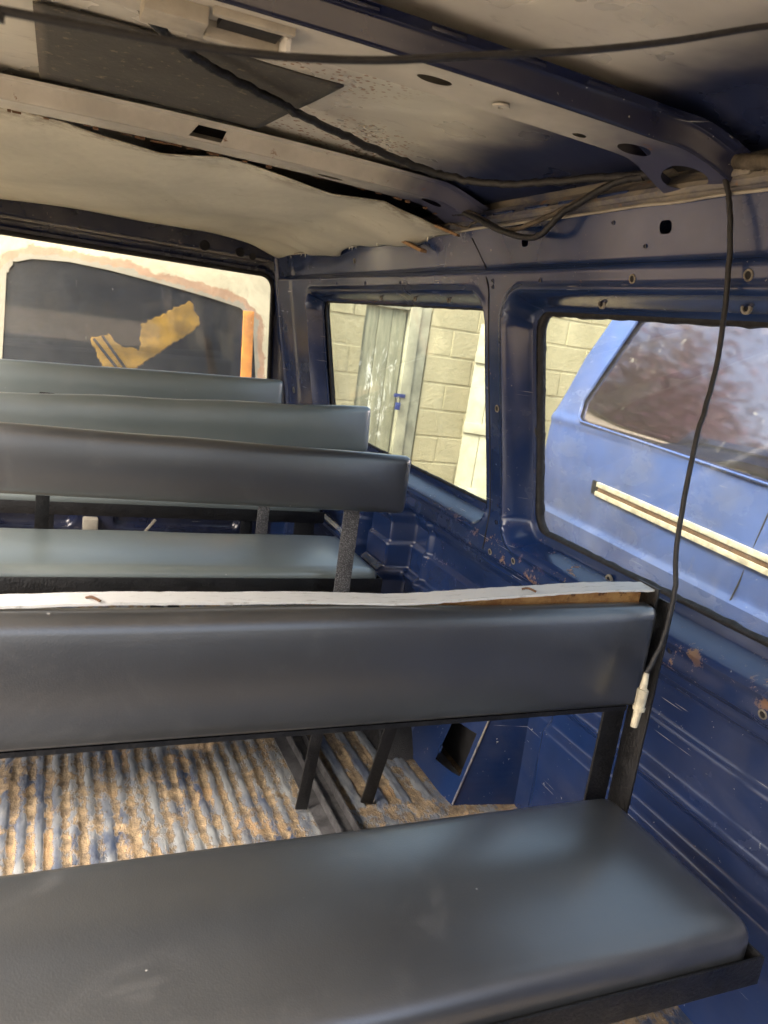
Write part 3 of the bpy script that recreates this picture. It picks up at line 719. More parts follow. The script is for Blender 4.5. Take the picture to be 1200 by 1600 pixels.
# ================================================================== BENCHES
GROUP = 'bench seats in rows across the van'
def bench(label, x0, x1, yf, yb, zs, by, bz0, bz1, posts, legs, tilt=0., cz=.052, bthick=.042, zfoot=0., lipx=True, wav=.0015, seed=1, bulge=.016, bx1=None, cr=.022, lower=False, vin='vinyl2', bvin='vinyl2'):
    """seat from yf (front) to yb; zs top of the frame; backrest front plane at by"""
    root = tag(empty('bench_seat', ((x0 + x1) / 2, (yf + yb) / 2, 0)), label, 'bench', GROUP)
    U = lambda o: under(o, root)
    # angle-iron frame: front, rear, two ends, each with an upright lip
    bm = bmesh.new(); t = .004; hgt = .045
    for (a0, a1, c0, c1) in ((x0, x1, yf, yf + t), (x0, x1, yb - t, yb), (x0, x0 + t, yf + t, yb - t), (x1 - t, x1, yf + t, yb - t)):
        add_box(bm, a0, a1, c0, c1, zs - hgt, zs)
    add_box(bm, x0 + t, x1 - t, yf + t, yf + .04, zs - hgt, zs - hgt + t); add_box(bm, x0 + t, x1 - t, yb - .04, yb - t, zs - hgt, zs - hgt + t)
    U(bm_obj('seat_frame', bm, 'black', None, bevel=.0012))
    U(cushion('seat_cushion', x0 + .008, x1 - .010, yf + .008, yb + .004, zs - .038, zs + cz - .012, cr, vin, None, top=(0, 0, bulge), n=(90, 22, 8), wav=wav, seed=seed))
    mt = None
    bx1 = x1 if bx1 is None else bx1
    if tilt:
        mt = Matrix.Translation((x1, by, bz1)) @ Matrix.Rotation(tilt, 4, 'Y') @ Matrix.Translation((-x1, -by, -bz1))
    br = U(cushion('backrest', x0, bx1, by, by + bthick, bz0, bz1, .015, bvin, None, top=(0, .012, 0), n=(110, 6, 16), wav=wav * 1.3, seed=seed + 5, mtx=mt))
    bm = bmesh.new(); add_box(bm, x0, bx1 - .01, by + bthick, by + bthick + .004, bz0 + .004, bz1 - .02, mt)
    if lower: add_box(bm, x0, bx1 - .02, by + .008, by + bthick, bz0 - .008, bz0 - .0005, mt)
    U(bm_obj('back_frame', bm, 'black', None))
    for (px, mat, wd, toz) in posts:
        U(bar('back_post', (px, by + bthick + .010, toz), (px, by + bthick + .007, bz1 - .05), wd, .005, mat, None, .001))
    for (a, b, wd, mat) in legs:
        U(bar('leg', b, a, wd, .006, mat, None, .001))
    return root, br
Z = lambda zc: zc + H
# A: the one right in front of the camera
A, Abr = bench('grey vinyl bench whose backrest is topped by a white strip', -.50, .952, .628, .968, Z(-.772), .958, Z(-.560), Z(-.380),
      [(.945, 'black', .046, Z(-.80)), (-.2, 'black', .04, Z(-.80))],
      [((.5, .65, Z(-.81)), (.5, .65, .004), .035, 'black'), ((-.45, .65, Z(-.81)), (-.45, .65, .004), .035, 'black'), ((.90, .95, Z(-.81)), (.90, .95, .004), .035, 'black'), ((-.45, .95, Z(-.81)), (-.45, .95, .004), .035, 'black')], cz=.056, seed=3, bulge=.021, cr=.030, lower=True, wav=.0022, vin='vinyl', bvin='vinyl')
under(box('post_flange', .970, .974, .952, 1.004, Z(-.80), Z(-.372), 'black', None, .001), A)
# white strip along its top, lifting off towards the wall
us_ = arange(-.50, .962, .012); V_, F_ = [], []
for i, x in enumerate(us_):
    lift = .016 * float(sst(.45, .85, x)) + .0012 * math.sin(x * 9) + .0008 * math.sin(x * 23) + rng.normal(0, .0003)
    yo = .003 * math.sin(x * 7)
    for (yy, zz) in ((.982, -.377), (1.018, -.375), (1.018, -.3715), (.982, -.3735)): V_.append((x, yy + yo, Z(zz) + lift))
n = len(us_)
for i in range(n - 1):
    for j in range(4): F_.append((i * 4 + j, (i + 1) * 4 + j, (i + 1) * 4 + (j + 1) % 4, i * 4 + (j + 1) % 4))
F_ += [(3, 2, 1, 0), tuple((n - 1) * 4 + j for j in range(4))]
under(mesh_obj('top_strip', V_, F_, 'white', None, True, 30), A)['label'] = 'flaking white strip along the top of the backrest'
bm = bmesh.new()
xs_ = arange(.35, .952, .02); V_, F_ = [], []
for x in xs_:
    l2 = .016 * float(sst(.45, .85, x)); V_ += [(x, 1.0125, Z(-.410)), (x, 1.0125, Z(-.3785) + l2), (x, 1.0155, Z(-.3785) + l2), (x, 1.0155, Z(-.410))]
n = len(xs_)
for i in range(n - 1):
    for j in range(4): F_.append((i * 4 + j, (i + 1) * 4 + j, (i + 1) * 4 + (j + 1) % 4, i * 4 + (j + 1) % 4))
bm.free(); under(mesh_obj('rusty_backplate', V_, F_, 'rust', None), A)
under(box('strip_end', .953, .957, .974, 1.026, Z(-.40), Z(-.352), 'black', None, .0008), A)
for x in (.055, .70):
    under(tube('rusty_nail', [(x, 1.0, Z(-.371) + .016 * float(sst(.45, .85, x))), (x + .006, .992, Z(-.367) + .016 * float(sst(.45, .85, x))), (x + .016, .984, Z(-.370) + .016 * float(sst(.45, .85, x)))], .0018, 'darkrust', None, 6, 3), A)

bench('grey vinyl bench with a dark backrest on a flat pebbled post', -.48, .945, 1.62, 1.968, Z(-.795), 1.972, Z(-.487), Z(-.322),
      [(.802, 'post', .048, Z(-.84)), (-.2, 'post', .04, Z(-.84))],
      [((.634, 1.605, Z(-.80)), (.592, 1.572, .010), .030, 'black'), ((.836, 1.60, Z(-.80)), (.762, 1.575, .004), .033, 'black'),
       ((.63, 1.955, Z(-.83)), (.63, 1.955, .010), .036, 'black'), ((-.42, 1.64, Z(-.83)), (-.42, 1.64, .004), .036, 'black'), ((-.42, 1.955, Z(-.83)), (-.42, 1.955, .004), .036, 'black')], cz=.045, seed=11, bulge=.012, tilt=R(.5), bvin='vinyl')
bench('pale grey vinyl bench whose backrest rises higher towards the window', -.48, .955, 2.085, 2.475, Z(-.718), 2.495, Z(-.405), Z(-.250),
      [(.69, 'post', .04, Z(-.76)), (.0, 'black', .04, Z(-.76))],
      [((.30, 2.11, Z(-.76)), (.30, 2.11, .004), .036, 'black'), ((.64, 2.11, Z(-.76)), (.64, 2.11, .004), .036, 'black'), ((.69, 2.11, Z(-.76)), (.69, 2.13, .004), .036, 'black'), ((.40, 2.45, Z(-.76)), (.40, 2.45, .004), .036, 'black'), ((.88, 2.45, Z(-.76)), (.88, 2.45, .004), .036, 'black'), ((-.42, 2.11, Z(-.76)), (-.42, 2.11, .004), .036, 'black')],
      tilt=R(-3.0), wav=.0042, cz=.034, seed=23, bulge=.012, bx1=1.015)
bench('grey vinyl bench backing onto the dirty rear window', -.48, 1.0, 2.80, 3.20, Z(-.695), 3.285, Z(-.42), Z(-.244),
      [(.80, 'black', .04, Z(-.74)), (.1, 'black', .04, Z(-.74))],
      [((.93, 2.82, Z(-.74)), (.93, 2.82, .004), .08, 'black'), ((.70, 2.82, Z(-.74)), (.70, 2.82, .004), .036, 'black'), ((.02, 2.82, Z(-.74)), (.02, 2.82, .004), .036, 'black'), ((.80, 3.18, Z(-.74)), (.80, 3.18, .004), .036, 'black'), ((-.42, 3.18, Z(-.74)), (-.42, 3.18, .004), .036, 'black')],
      tilt=R(-1.8), cz=.042, seed=31, bulge=.014, bx1=.92)

# ================================================================== CABLES
def Zp(L): return [(x, y, z + H) for x, y, z in L]
hang = [(.958, 1.07, .335), (.946, 1.045, .333), (.943, 1.02, .308), (.945, 1.0, .271), (.952, .98, .187), (.965, .97, .033), (.947, .96, -.109), (.944, .948, -.265), (.938, .925, -.337), (.929, .918, -.421), (.907, .915, -.477)]
hc = tag(empty('hanging_cable', (.95, 1.05, H + .33)), 'thin black cable hanging from the roof rail with a yellowed plug at its end', 'cable')
under(tube('sheath', Zp(hang), .0042, 'cable', None, 8, 8, wob=.0004), hc)
q = Zp([(.908, .915, -.474), (.905, .912, -.490), (.9045, .912, -.500), (.9045, .911, -.5005), (.904, .911, -.530), (.9035, .91, -.5305), (.903, .91, -.537), (.9025, .91, -.5375), (.901, .91, -.566)])
pl = under(tube('plug', q, .008, 'plug', None, 6, spline=False, rfun=lambda i, n: (.55, .7, .8, 1.15, 1.1, 1.3, 1.25, .85, .75)[i]), hc)
pl['label'] = 'yellowed plastic connector at the cable end'
rc = [(.092, 1.242, .385), (.146, 1.336, .38), (.221, 1.407, .375), (.35, 1.499, .372), (.493, 1.602, .372), (.652, 1.65, .358), (.77, 1.641, .345), (.846, 1.551, .335), (.891, 1.408, .332), (.925, 1.24, .328), (.93, 1.17, .325)]
tag(tube('roof_cable', Zp([(.05, 1.19, .388)] + rc), .0078, 'cable', None, 8, 12, wob=.0011), 'thick black taped cable slung under the roof across the dark pad', 'cable')
wr = [(-.30, .6, .20), (-.056, .6, .159), (-.035, .6, .161), (.02, .6, .165), (.081, .6, .17), (.146, .6, .179), (.217, .6, .194), (.294, .6, .216), (.379, .6, .24), (.47, .6, .27), (.569, .6, .307), (.66, .6, .335), (.80, .62, .352)]
tag(tube('loose_wire', Zp(wr), .0029, 'cable', None, 8, 8), 'slack dark wire strung across the roof in front of the first bow', 'wire')
lm = tag(empty('wiring_loom', (.93, 1.7, H + .27)), 'dusty brown wires drooping along the roof rail between the bows', 'wire')
under(tube('strand', Zp([(.94, 2.02, .325), (.93, 1.90, .322), (.93, 1.824, .315), (.935, 1.737, .288), (.935, 1.646, .263), (.935, 1.541, .270), (.935, 1.43, .291), (.932, 1.274, .322), (.935, 1.19, .325)]), .0052, 'dusty_cable', None, 8, 8, wob=.0006), lm)
under(tube('strand', Zp([(.94, 2.02, .322), (.925, 1.90, .318), (.926, 1.822, .309), (.926, 1.716, .279), (.926, 1.636, .258), (.926, 1.537, .240), (.926, 1.477, .245), (.926, 1.419, .278), (.922, 1.266, .317), (.928, 1.19, .322)]), .0066, 'cable', None, 8, 8, wob=.0006), lm)
under(tube('strand', Zp([(.945, 2.0, .300), (.938, 1.93, .297), (.942, 1.86, .285), (.945, 1.80, .298)]), .003, 'dusty_cable', None, 6, 6, wob=.0008), lm)
tag(tube('corrugated_conduit', Zp([(.955, 1.14, .338), (.95, 1.101, .342), (.948, 1.05, .335), (.946, .943, .316), (.946, .85, .312), (.95, .7, .312)]), .011, 'dusty_cable', None, 10, 26, rfun=lambda i, n: 1 + .14 * (i % 2)), 'grey corrugated cable conduit on the roof rail above the nearer window', 'conduit')
# dome lamp base
lamp = tag(empty('dome_lamp_base', (.18, 1.09, H + .345)), 'broken cream plastic lamp base fixed under the wide roof bow', 'lamp base')
bm = bmesh.new(); add_box(bm, .085, .16, 1.06, 1.115, H + .326, H + .3475); under(bm_obj('housing', bm, 'plastic', None, bevel=.004), lamp)
bm = bmesh.new(); add_box(bm, .162, .262, 1.102, 1.116, H + .326, H + .3475); add_box(bm, .162, .262, 1.045, 1.058, H + .336, H + .3475); under(bm_obj('bracket', bm, 'plastic', None, bevel=.003), lamp)
under(box('tongue', .255, .261, 1.060, 1.100, H + .322, H + .345, 'white', None, .001), lamp)
under(box('socket', .175, .25, 1.062, 1.098, H + .338, H + .3475, 'dark', None, .001), lamp)

# ================================================================== OUTSIDE
def groundm():
    k = NT('sandy_ground'); P = k.pos(world=True)
    c = k.mix(k.ramp(k.noise(.8, 6, .65, P), .3, .7), (.30, .22, .13), (.42, .33, .21))
    c = k.mix(k.ramp(k.noise(18, 5, .7, P), .55, .7), c, (.20, .15, .10)); k.color(c).rough(.95); k.bump(k.noise(14, 6, .7, P), .6, .03); return k.m
M['ground'] = groundm()
g = arange(-60, 60, 4.)
tag(field('ground', g, g, lambda x, y: (x, y, GZ + 0 * x), [], 'ground'), kind='structure', label='bare sandy ground of the yard')

# ---- block wall with a plank door
def blockm():
    k = NT('sandcrete_block'); P = k.pos(world=True)
    oi = k.n.new('ShaderNodeObjectInfo')
    c = k.mix(k.ramp(k.noise(3, 6, .7, P), .3, .7), (.33, .305, .20), (.43, .40, .275))
    c = k.mix(k.ramp(oi.outputs['Random'], 0, 1, 0, .35), c, (.30, .275, .18))
    c = k.mix(k.ramp(k.noise(12, 6, .75, P), .60, .72), c, (.26, .22, .14)); k.color(c).rough(.95); k.bump(k.noise(30, 6, .75, P), .7, .02); return k.m
M['block'] = blockm()
M['mortar'] = rustm('sandy_mortar', (.33, .305, .20), (.42, .39, .265), (.27, .24, .155))
M['weathered'] = simple('weathered_door_board', (.22, .225, .18), .75, .25, 9, 0, .4)
M['palewood'] = simple('pale_door_board', (.29, .29, .225), .7, .22, 7, 0, .3)
WY = 6.0
bw = tag(empty('block_wall', (4.5, WY, GZ)), 'sandy yellow cement block wall with a plank door in it', 'wall')
under(box('mortar_bed', 1.75, 2.28, WY + .006, WY + .2, GZ, 1.9, 'mortar', None, .0), bw)
under(box('mortar_bed', 2.86, 9.5, WY + .006, WY + .2, GZ, 1.9, 'mortar', None, .0), bw)
under(box('lintel', 2.28, 2.86, WY + .0, WY + .2, 1.36, 1.9, 'block', None, .01), bw)
bl_me = None
nb = 0
for r_ in range(11):
    z0 = GZ + .005 + r_ * .224
    if z0 + .21 > 1.9: break
    for seg0, seg1 in ((1.75, 2.28), (2.86, 9.4)):
        x = seg0 - (.22 if r_ % 2 else 0) - .01
        while x < seg1:
            a_, b_ = max(x, seg0), min(x + .435, seg1)
            if b_ - a_ > .06:
                if bl_me is None:
                    bm = bmesh.new(); add_box(bm, 0, 1, 0, .1, 0, .208); bmesh.ops.bevel(bm, geom=bm.edges[:], offset=.004, segments=1, affect='EDGES')
                    bl = bm_obj('block', bm, 'block', None, True, 30); bl_me = bl.data
                else: bl = link(bpy.data.objects.new('block', bl_me))
                bl.location = (a_, WY + rng.uniform(-.003, .003), z0); bl.scale = (b_ - a_, 1, 1); under(bl, bw)
                bl.rotation_euler = (0, rng.normal(0, .004), rng.normal(0, .006)); nb += 1
            x += .45
# plank door
def doorm():
    k = NT('stained_plank'); P = k.pos(world=True); x, y, z = k.xyz()
    c = k.mix(k.ramp(k.noise(4, 6, .7, k.pos((6, 1, .6), world=True)), .3, .7), (.17, .175, .13), (.30, .30, .22))
    sp = k.mul(k.ramp(k.noise(9, 6, .8, k.pos((1.6, 1, .45), world=True), .6), .52, .60), k.ramp(k.noise(2.2, 3, .5, k.pos(loc=(.4, 0, .9), world=True)), .48, .56))
    c = k.mix(sp, c, (.66, .68, .64)); k.color(c).rough(.75); k.bump(k.noise(30, 5, .7, k.pos((5, 1, .5), world=True)), .3, .006); return k.m
M['plank'] = doorm()
dr = tag(empty('plank_door', (2.5, WY, GZ)), 'grey green plank door with white splashes and a blue padlock', 'door')
for i, (a_, b_) in enumerate(((2.285, 2.40), (2.404, 2.52), (2.524, 2.64))):
    under(box('plank', a_, b_, WY + .02, WY + .045, GZ + .02, 1.34, 'plank', None, .004), dr)
under(box('frame_post', 2.655, 2.75, WY - .03, WY + .10, GZ, 1.40, 'palewood', None, .006), dr)
under(box('frame_post', 2.755, 2.845, WY - .012, WY + .10, GZ, 1.40, 'weathered', None, .006), dr)
under(box('frame_head', 2.285, 2.65, WY - .02, WY + .08, 1.342, 1.40, 'palewood', None, .006), dr)
M['bluelock'] = simple('blue_padlock', (.025, .04, .17), .35, .1, 20, 0, 0)
lk = tag(empty('padlock', (2.66, WY - .05, .62)), 'small blue padlock on the plank door hasp', 'padlock')
under(box('body', 2.615, 2.655, WY - .075, WY - .045, .545, .605, 'bluelock', None, .006), lk)
under(box('hasp', 2.60, 2.70, WY - .043, WY - .032, .645, .675, 'bluelock', None, .003), lk)
under(tube('shackle', [(2.622, WY - .06, .60), (2.622, WY - .06, .635), (2.635, WY - .06, .65), (2.648, WY - .06, .635), (2.648, WY - .06, .60)], .005, 'steel', None, 6, 4), lk)
# leaning ledged door
ld = tag(empty('leaning_door', (3.62, 5.55, GZ)), 'pale ledged board door leaning against the block wall', 'door')
mt = Matrix.Translation((3.12, 5.68, GZ + .01)) @ Matrix.Rotation(R(-38), 4, 'Z') @ Matrix.Rotation(R(-4), 4, 'X')
for i in range(3):
    under(box('plank', i * .145, i * .145 + .14, 0, .022, 0, 1.86 + (0, .05, .02, .03)[i], 'palewood', None, .004, mt), ld)
for zz in (.45, .98, 1.55):
    under(box('ledge', .0, .43, -.024, -.001, zz, zz + .085, 'palewood', None, .004, mt), ld)

# ---- neighbouring minivan: built in its own frame (s forward along its flank, q inwards), then turned
mv = tag(empty('parked_minivan', (2.12, 3.04, GZ)), 'dented light blue minivan with tinted quarter window and sliding door track', 'minivan')
ang = R(4.9)
ux, uy = -math.sin(ang), -math.cos(ang)      # s direction (towards its nose)
qx, qy = math.cos(ang), -math.sin(ang)       # inwards (away from us)
def mvp(s, q, z): return 2.17 + ux * s + qx * q, 3.04 + uy * s + qy * q, z + 0 * s
RS = [(-1.35, -.16), (-.9, -.20), (-.6, -.195), (-.311, -.165), (.019, -.095), (.208, -.025), (.30, .05), (.345, .14)]
def s_rear(zc): return np.interp(zc, [a for a, b in RS], [b for a, b in RS])
def mv_q(s, zc, t):
    q = .30 * np.maximum(0, zc + .26) ** 1.05 + .02 * np.maximum(0, -.75 - zc)
    q -= .024 * sst(-.672, -.690, zc)                  # body crease
    q -= .008 * sst(-.235, -.262, zc) * sst(-.30, -.27, zc)
    q += .05 * (1 - sst(0, .12, t)) ** 2                                            # rounded rear corner
    q += .003 * np.sin(s * 5 + zc * 7) * np.sin(zc * 11 + s * 2)
    q += .03 * sst(.28, .35, zc)
    return q
QW = [(.185, -.255), (.14, -.238), (.122, -.165), (.175, -.018), (.251, .194), (.30, .245), (1.7, .25), (1.7, -.305)]
def qw_sd(s, z): return sd_poly(s, z, QW) - .0
Ts = arange(0, 4.2, .02); Zs = arange(-1.35, .345, .0125)
def mv_f(t, z):
    s = s_rear(z) + t; q = mv_q(s, z, t); return mvp(s, q, z + H)
class _c: pass
bodyp = under(field('body_side', Ts, Zs, mv_f, [lambda t, z: qw_sd(s_rear(z) + t, z)], 'blue_out', None, 50), mv)
# rear face and roof, closing the shell, and far side
zz = np.linspace(-1.35, .345, 40); V_, F_ = [], []
for q2 in np.linspace(0, 1.6, 12):
    for z in zz:
        s = float(s_rear(z)); e = 1 - (2 * q2 / 1.6 - 1) ** 2
        q0 = float(mv_q(np.array(s), np.array(z), np.array(0.)))
        V_.append(mvp(s - .16 * e, q0 + q2 * (1.6 - 2 * q0) / 1.6, z + H))
for i in range(11):
    for j in range(39): F_.append((i * 40 + j, (i + 1) * 40 + j, (i + 1) * 40 + j + 1, i * 40 + j + 1))
under(mesh_obj('tailgate', [tuple(map(float, v)) for v in V_], F_, 'blue_out', None, True, 40), mv)
V_, F_ = [], []
for s in np.linspace(.14, 4.34, 14):
    for q2 in np.linspace(0, 1, 9):
        q0 = float(mv_q(np.array(s), np.array(.345), np.array(1.)))
        V_.append(mvp(s, q0 + q2 * (1.6 - 2 * q0), .345 + H + .06 * (1 - (2 * q2 - 1) ** 2)))
for i in range(13):
    for j in range(8): F_.append((i * 9 + j, (i + 1) * 9 + j, (i + 1) * 9 + j + 1, i * 9 + j + 1))
under(mesh_obj('roof', [tuple(map(float, v)) for v in V_], F_, 'blue_out', None, True, 40), mv)
V_, F_ = [], []
for s in (.0, 4.2):
    for z in (-1.3, -.2): V_.append(mvp(s, 1.55, z + H))
under(mesh_obj('far_side', [tuple(map(float, v)) for v in V_], [(0, 1, 3, 2)], 'blue_out', None), mv)
# near-black sheets added for the darkness of the cabin behind the glass
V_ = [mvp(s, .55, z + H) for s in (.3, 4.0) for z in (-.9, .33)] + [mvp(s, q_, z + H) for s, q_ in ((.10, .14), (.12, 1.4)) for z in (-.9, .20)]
under(mesh_obj('cabin_dark_sheet', [tuple(map(float, v)) for v in V_], [(0, 1, 3, 2), (4, 5, 7, 6)], 'dark', None), mv)
def tintm():
    k = NT('reflective_tint_glass'); n = k.n; P = k.pos(world=True); n.remove(k.bsdf)
    gl = n.new('ShaderNodeBsdfGlossy'); gl.inputs[0].default_value = (.62, .56, .70, 1); gl.inputs['Roughness'].default_value = .055
    tr = n.new('ShaderNodeBsdfTransparent'); tr.inputs[0].default_value = (.25, .24, .27, 1)
    df = n.new('ShaderNodeBsdfDiffuse'); df.inputs[0].default_value = (.45, .42, .40, 1)
    m1 = n.new('ShaderNodeMixShader'); m1.inputs[0].default_value = .42; k.L(tr.outputs[0], m1.inputs[1]); k.L(gl.outputs[0], m1.inputs[2])
    m2 = n.new('ShaderNodeMixShader'); k.L(k.ramp(k.noise(14, 6, .8, P), .58, .75, .03, .4), m2.inputs[0]); k.L(m1.outputs[0], m2.inputs[1]); k.L(df.outputs[0], m2.inputs[2])
    b = n.new('ShaderNodeBump'); b.inputs['Strength'].default_value = .012; b.inputs['Distance'].default_value = .05; k.L(k.noise(1.2, 1, .5, P), b.inputs['Height']); k.L(b.outputs[0], gl.inputs['Normal'])
    k.L(m2.outputs[0], k.out.inputs[0]); return k.m
M['tint'] = tintm()
under(field('quarter_window', arange(.08, 1.74, .02), arange(-.32, .27, .02), lambda s, z: mvp(s, .30 * np.maximum(0, z + .26) ** 1.05 + .012 + .0 * s, z + H), [], 'tint'), mv)
pp = QW + [QW[0]]
under(tube('window_trim', [tuple(map(float, mvp(np.array(s), mv_q(np.array(s), np.array(z), np.array(1.)) - .002, z + H))) for s, z in pp], .007, 'blue_out', None, 6, 10, spline=False), mv)
M['track'] = simple('cream_track_paint', (.55, .50, .38), .4, .3, 25, .1, .2)
for zc, w_ in ((-.492, .012), (-.530, .010)):
    a_ = mvp(.40, float(mv_q(np.array(.4), np.array(zc), np.array(.5))) - .004, zc + H + .004); b_ = mvp(2.6, float(mv_q(np.array(2.), np.array(zc), np.array(2.))) - .004, zc + H - .045)
    under(bar('door_track', a_, b_, .014, .020, 'track', None, .003, (0, 0, 1)), mv)
a_ = mvp(.41, float(mv_q(np.array(.4), np.array(-.5), np.array(.5))) + .000, -.512 + H + .004); b_ = mvp(2.6, float(mv_q(np.array(2.), np.array(-.5), np.array(2.))) + .0, -.512 + H - .045)
under(bar('track_slot', a_, b_, .012, .024, 'darkrust', None, .001, (0, 0, 1)), mv)
a_ = mvp(.36, float(mv_q(np.array(.36), np.array(-.49), np.array(.4))) - .001, -.505 + H); b_ = mvp(.40, float(mv_q(np.array(.4), np.array(-.49), np.array(.44))) - .001, -.505 + H)
under(bar('track_end', a_, b_, .008, .055, 'dark', None, .002, (0, 0, 1)), mv)
under(tube('door_gap', [tuple(map(float, mvp(np.array(s_), mv_q(np.array(s_), np.array(z), np.array(1.)) + .0005, z + H))) for s_, z in ((1.33, -.31), (1.30, -.45), (1.27, -.6), (1.25, -.8), (1.25, -1.1))], .003, 'dark', None, 6, 6), mv)
for s in (.85, 3.3):
    cxy = mvp(np.array(s), np.array(.16), 0.); wheel(float(cxy[0]), float(cxy[1]), mv, .31, .2)
    cxy = mvp(np.array(s), np.array(1.42), 0.); wheel(float(cxy[0]), float(cxy[1]), mv, .31, .2)

# ---- cream van behind the rear window
def creamm():
    k = NT('cream_paint_rusting'); P = k.pos(world=True); x, y, z = k.xyz()
    c = k.mix(k.ramp(k.noise(4, 5, .6, P), .3, .7), (.46, .41, .27), (.54, .48, .32))
    # primer and rust creep outwards from the screen aperture
    at = k.n.new('ShaderNodeAttribute'); at.attribute_name = 'rim'
    rad = k.math('ADD', at.outputs['Fac'], k.math('MULTIPLY', k.math('SUBTRACT', k.noise(6, 6, .75, P), .5), .17))
    c = k.mix(k.ramp(rad, .085, .075), c, k.mix(k.noise(15, 5, .7, P), (.30, .15, .07), (.42, .30, .20)))
    c = k.mix(k.ramp(rad, .035, .025), c, (.27, .245, .18))
    k.color(c).rough(.5); return k.m
M['cream'] = creamm()
M['yellow'] = simple('yellow_cloth', (.62, .34, .02), .7, .4, 9, 0, .3)
M['orange'] = simple('orange_plastic', (.55, .22, .04), .5, .3, 10, 0, .1)
M['stripe'] = simple('black_stripe', (.03, .03, .035), .7, .2, 10, 0, 0)
cv = tag(empty('old_van', (.5, 6.2, GZ)), 'old cream van with rusting windscreen surround parked behind the rear window', 'van')
CY0 = 5.45
cs_sd = lambda x, z: sd_poly(x, z, [(-.27, -.75), (-.265, .06), (-.22, .13), (-.12, .165), (.10, .18), (.35, .165), (.70, .125), (1.0, .085), (1.24, .045), (1.34, -.03), (1.40, -.75)])
def cv_y(x, z): return CY0 + .10 * ((x - .48) / .8) ** 2 + .32 * np.maximum(0, z + .7) + .5 * np.maximum(0, z - .20) ** 2 + .5 * sst(.30, .62, z) * .4
ws = under(field('windscreen_surround', arange(-.52, 1.62, .018), arange(-.95, .62, .018), lambda x, z: (x, cv_y(x, z), z + H), [cs_sd], 'cream'), cv)
_a = ws.data.attributes.new('rim', 'FLOAT', 'POINT')
_co = np.array([v.co[:] for v in ws.data.vertices]); _a.data.foreach_set('value', cs_sd(_co[:, 0], _co[:, 2] - H).astype(np.float32))
under(field('windscreen', arange(-.32, 1.44, .04), arange(-.80, .20, .04), lambda x, z: (x, cv_y(x, z) + .018, z + H), [], 'glass_cab'), cv)
def shell(nm, xs, f, mat='cream'):
    o = under(field(nm, xs[0], xs[1], f, [], mat), cv); a = o.data.attributes.new('rim', 'FLOAT', 'POINT'); a.data.foreach_set('value', [1.] * len(o.data.vertices)); return o
shell('roof', (arange(-.52, 1.62, .1), arange(6.12, 8.6, .2)), lambda x, y: (x, y, H + .62 + .03 * sst(0, 1, 1 - np.abs(x - .49) / 1.01)))
for xx in (-.52, 1.62): shell('body_side', (arange(6.0, 8.6, .2), arange(GZ + .35, H + .62, .1)), lambda y, z, xx=xx: (xx + 0 * y, y - .55 * sst(H, H - 1., z) * (y < 6.5), z))
shell('bonnet', (arange(-.52, 1.62, .1), arange(-1.30, -.93, .05)), lambda x, z: (x, CY0 - .12 - .02 * z + .10 * ((x - .48) / .8) ** 2, z + H))
under(box('cab_dark_backing', -.50, 1.60, 6.35, 6.40, GZ + .35, H + .6, 'dark', None, .0), cv)  # near-black backing, cab darkness put into its colour
under(box('dashboard', -.45, 1.43, 5.85, 6.1, H - .9, H - .62, 'dark', None, .01), cv)
for cx in (-.40, 1.38):
    for cy in (6.0, 8.0): wheel(cx, cy, cv, .32, .18)
# yellow striped cloth lying behind the windscreen
YC = [(.245, -.288), (.358, -.242), (.398, -.277), (.447, -.312), (.527, -.315), (.55, -.325), (.565, -.29), (.562, -.249), (.566, -.183), (.559, -.155), (.664, -.097), (.757, -.036), (.812, -.004), (.89, .048), (.92, -.013), (.969, -.098), (.908, -.165), (.836, -.215), (.782, -.255), (.681, -.334), (.619, -.382), (.535, -.45), (.331, -.464), (.278, -.348)]
yc = tag(empty('yellow_cloth', (.6, CY0 + .3, H - .44)), 'yellow cloth with dark stripes behind the old van windscreen', 'cloth')
def yc_y(x, z): return cv_y(x, z) + .045 + .004 * np.sin(x * 17 + z * 31) + .003 * np.sin(z * 50 - x * 9)
ycl = under(field('cloth', arange(.22, 1.0, .009), arange(-.48, .07, .009), lambda x, z: (x, yc_y(x, z), z + H), [lambda u, v: -sd_poly(u, v, YC) + .006 * np.sin(u * 71 + v * 40) * np.sin(v * 83)], 'yellow'), yc)
ycl.modifiers.new('thick', 'SOLIDIFY').thickness = .008
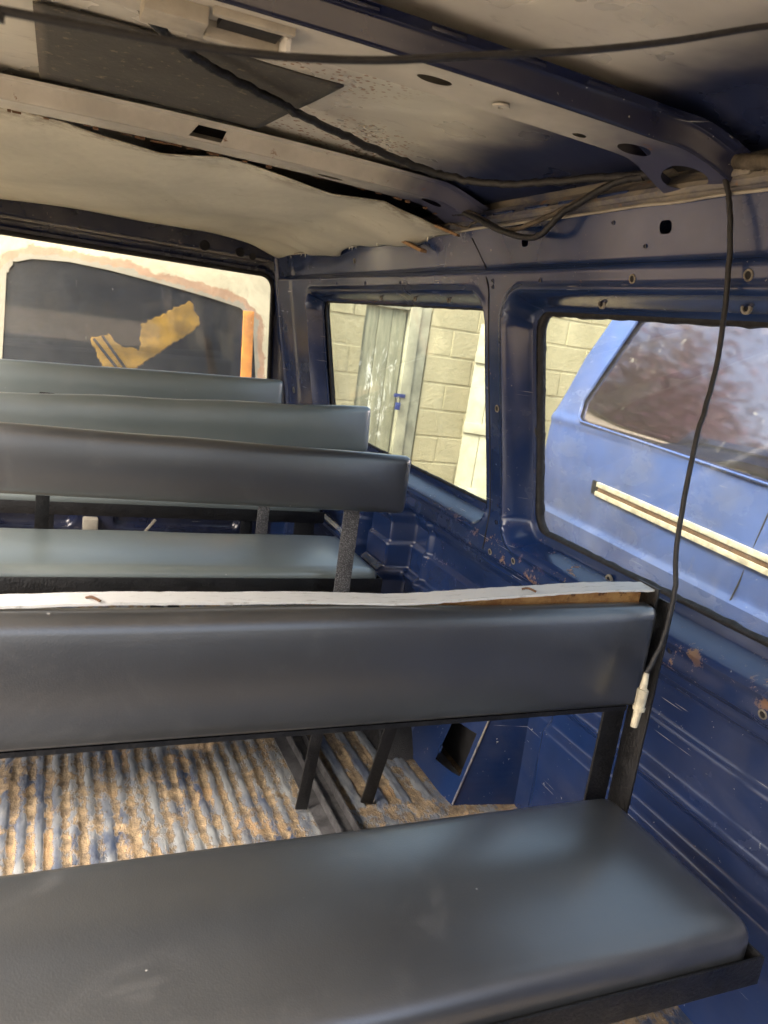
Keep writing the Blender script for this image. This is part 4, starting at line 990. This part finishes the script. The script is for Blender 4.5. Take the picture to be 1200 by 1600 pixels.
for (xa, za, xb, zb_) in ((.268, -.285, .416, -.451), (.32, -.259, .471, -.45)):
    P_ = [(xa + (xb - xa) * t, float(yc_y(np.array(xa + (xb - xa) * t), np.array(za + (zb_ - za) * t))) - .010, za + (zb_ - za) * t + H) for t in np.linspace(0, 1, 10)]
    under(tube('stripe', P_, .009, 'stripe', None, 6, spline=False), yc)
mt = Matrix.Translation((1.30, 5.36, GZ)) @ Matrix.Rotation(R(-3), 4, 'Y')
tag(box('orange_board', -.036, .036, -.012, .012, .0, 1.71, 'orange', None, .005, mt), 'narrow orange board standing upright beside the old van windscreen', 'board')

# ---- trees across the yard (mirrored in the minivan's window)
def leafm():
    k = NT('leaves'); P = k.pos(world=True)
    k.color(k.mix(k.ramp(k.noise(1.5, 4, .6, P), .3, .7), (.17, .05, .09), (.30, .14, .19))).rough(.6); return k.m
M['leaf'] = leafm(); M['bark'] = simple('bark', (.12, .09, .06), .9, .3, 12, 0, .6)
def tree(loc, h, r, label, seed):
    t = tag(empty('tree', loc), label, 'tree', 'trees across the yard'); rs = np.random.default_rng(seed)
    x, y, z = loc
    under(tube('trunk', [(x, y, z - .05), (x + .1, y + .05, z + h * .3), (x - .05, y + .1, z + h * .6), (x + .05, y, z + h * .85)], .16, 'bark', None, 8, 6, rfun=lambda i, n: 1.2 - i / n), t)
    V_, F_ = [], []
    clumps = [np.array([x, y, z + h * .68]) + rs.normal(0, 1, 3) * np.array([r * .5, r * .5, h * .16]) for _ in range(70)]
    for c in clumps:
        for _ in range(240):
            p = c + rs.normal(0, 1, 3) * r * .19; a = rs.normal(0, 1, 3); a /= np.linalg.norm(a); b = np.cross(a, rs.normal(0, 1, 3)); b /= np.linalg.norm(b); s = rs.uniform(.06, .12)
            k_ = len(V_); V_ += [p - a * s, p + b * s * .5, p + a * s, p - b * s * .5]; F_.append((k_, k_ + 1, k_ + 2, k_ + 3))
    under(mesh_obj('crown', V_, F_, 'leaf', None), t)
tree((-4.2, 14.6, GZ), 7.0, 2.5, 'purplish leaved tree across the yard, taller of the two', 1)
tree((-4.8, 11.0, GZ), 4.6, 1.9, 'purplish leaved tree across the yard, shorter of the two', 2)
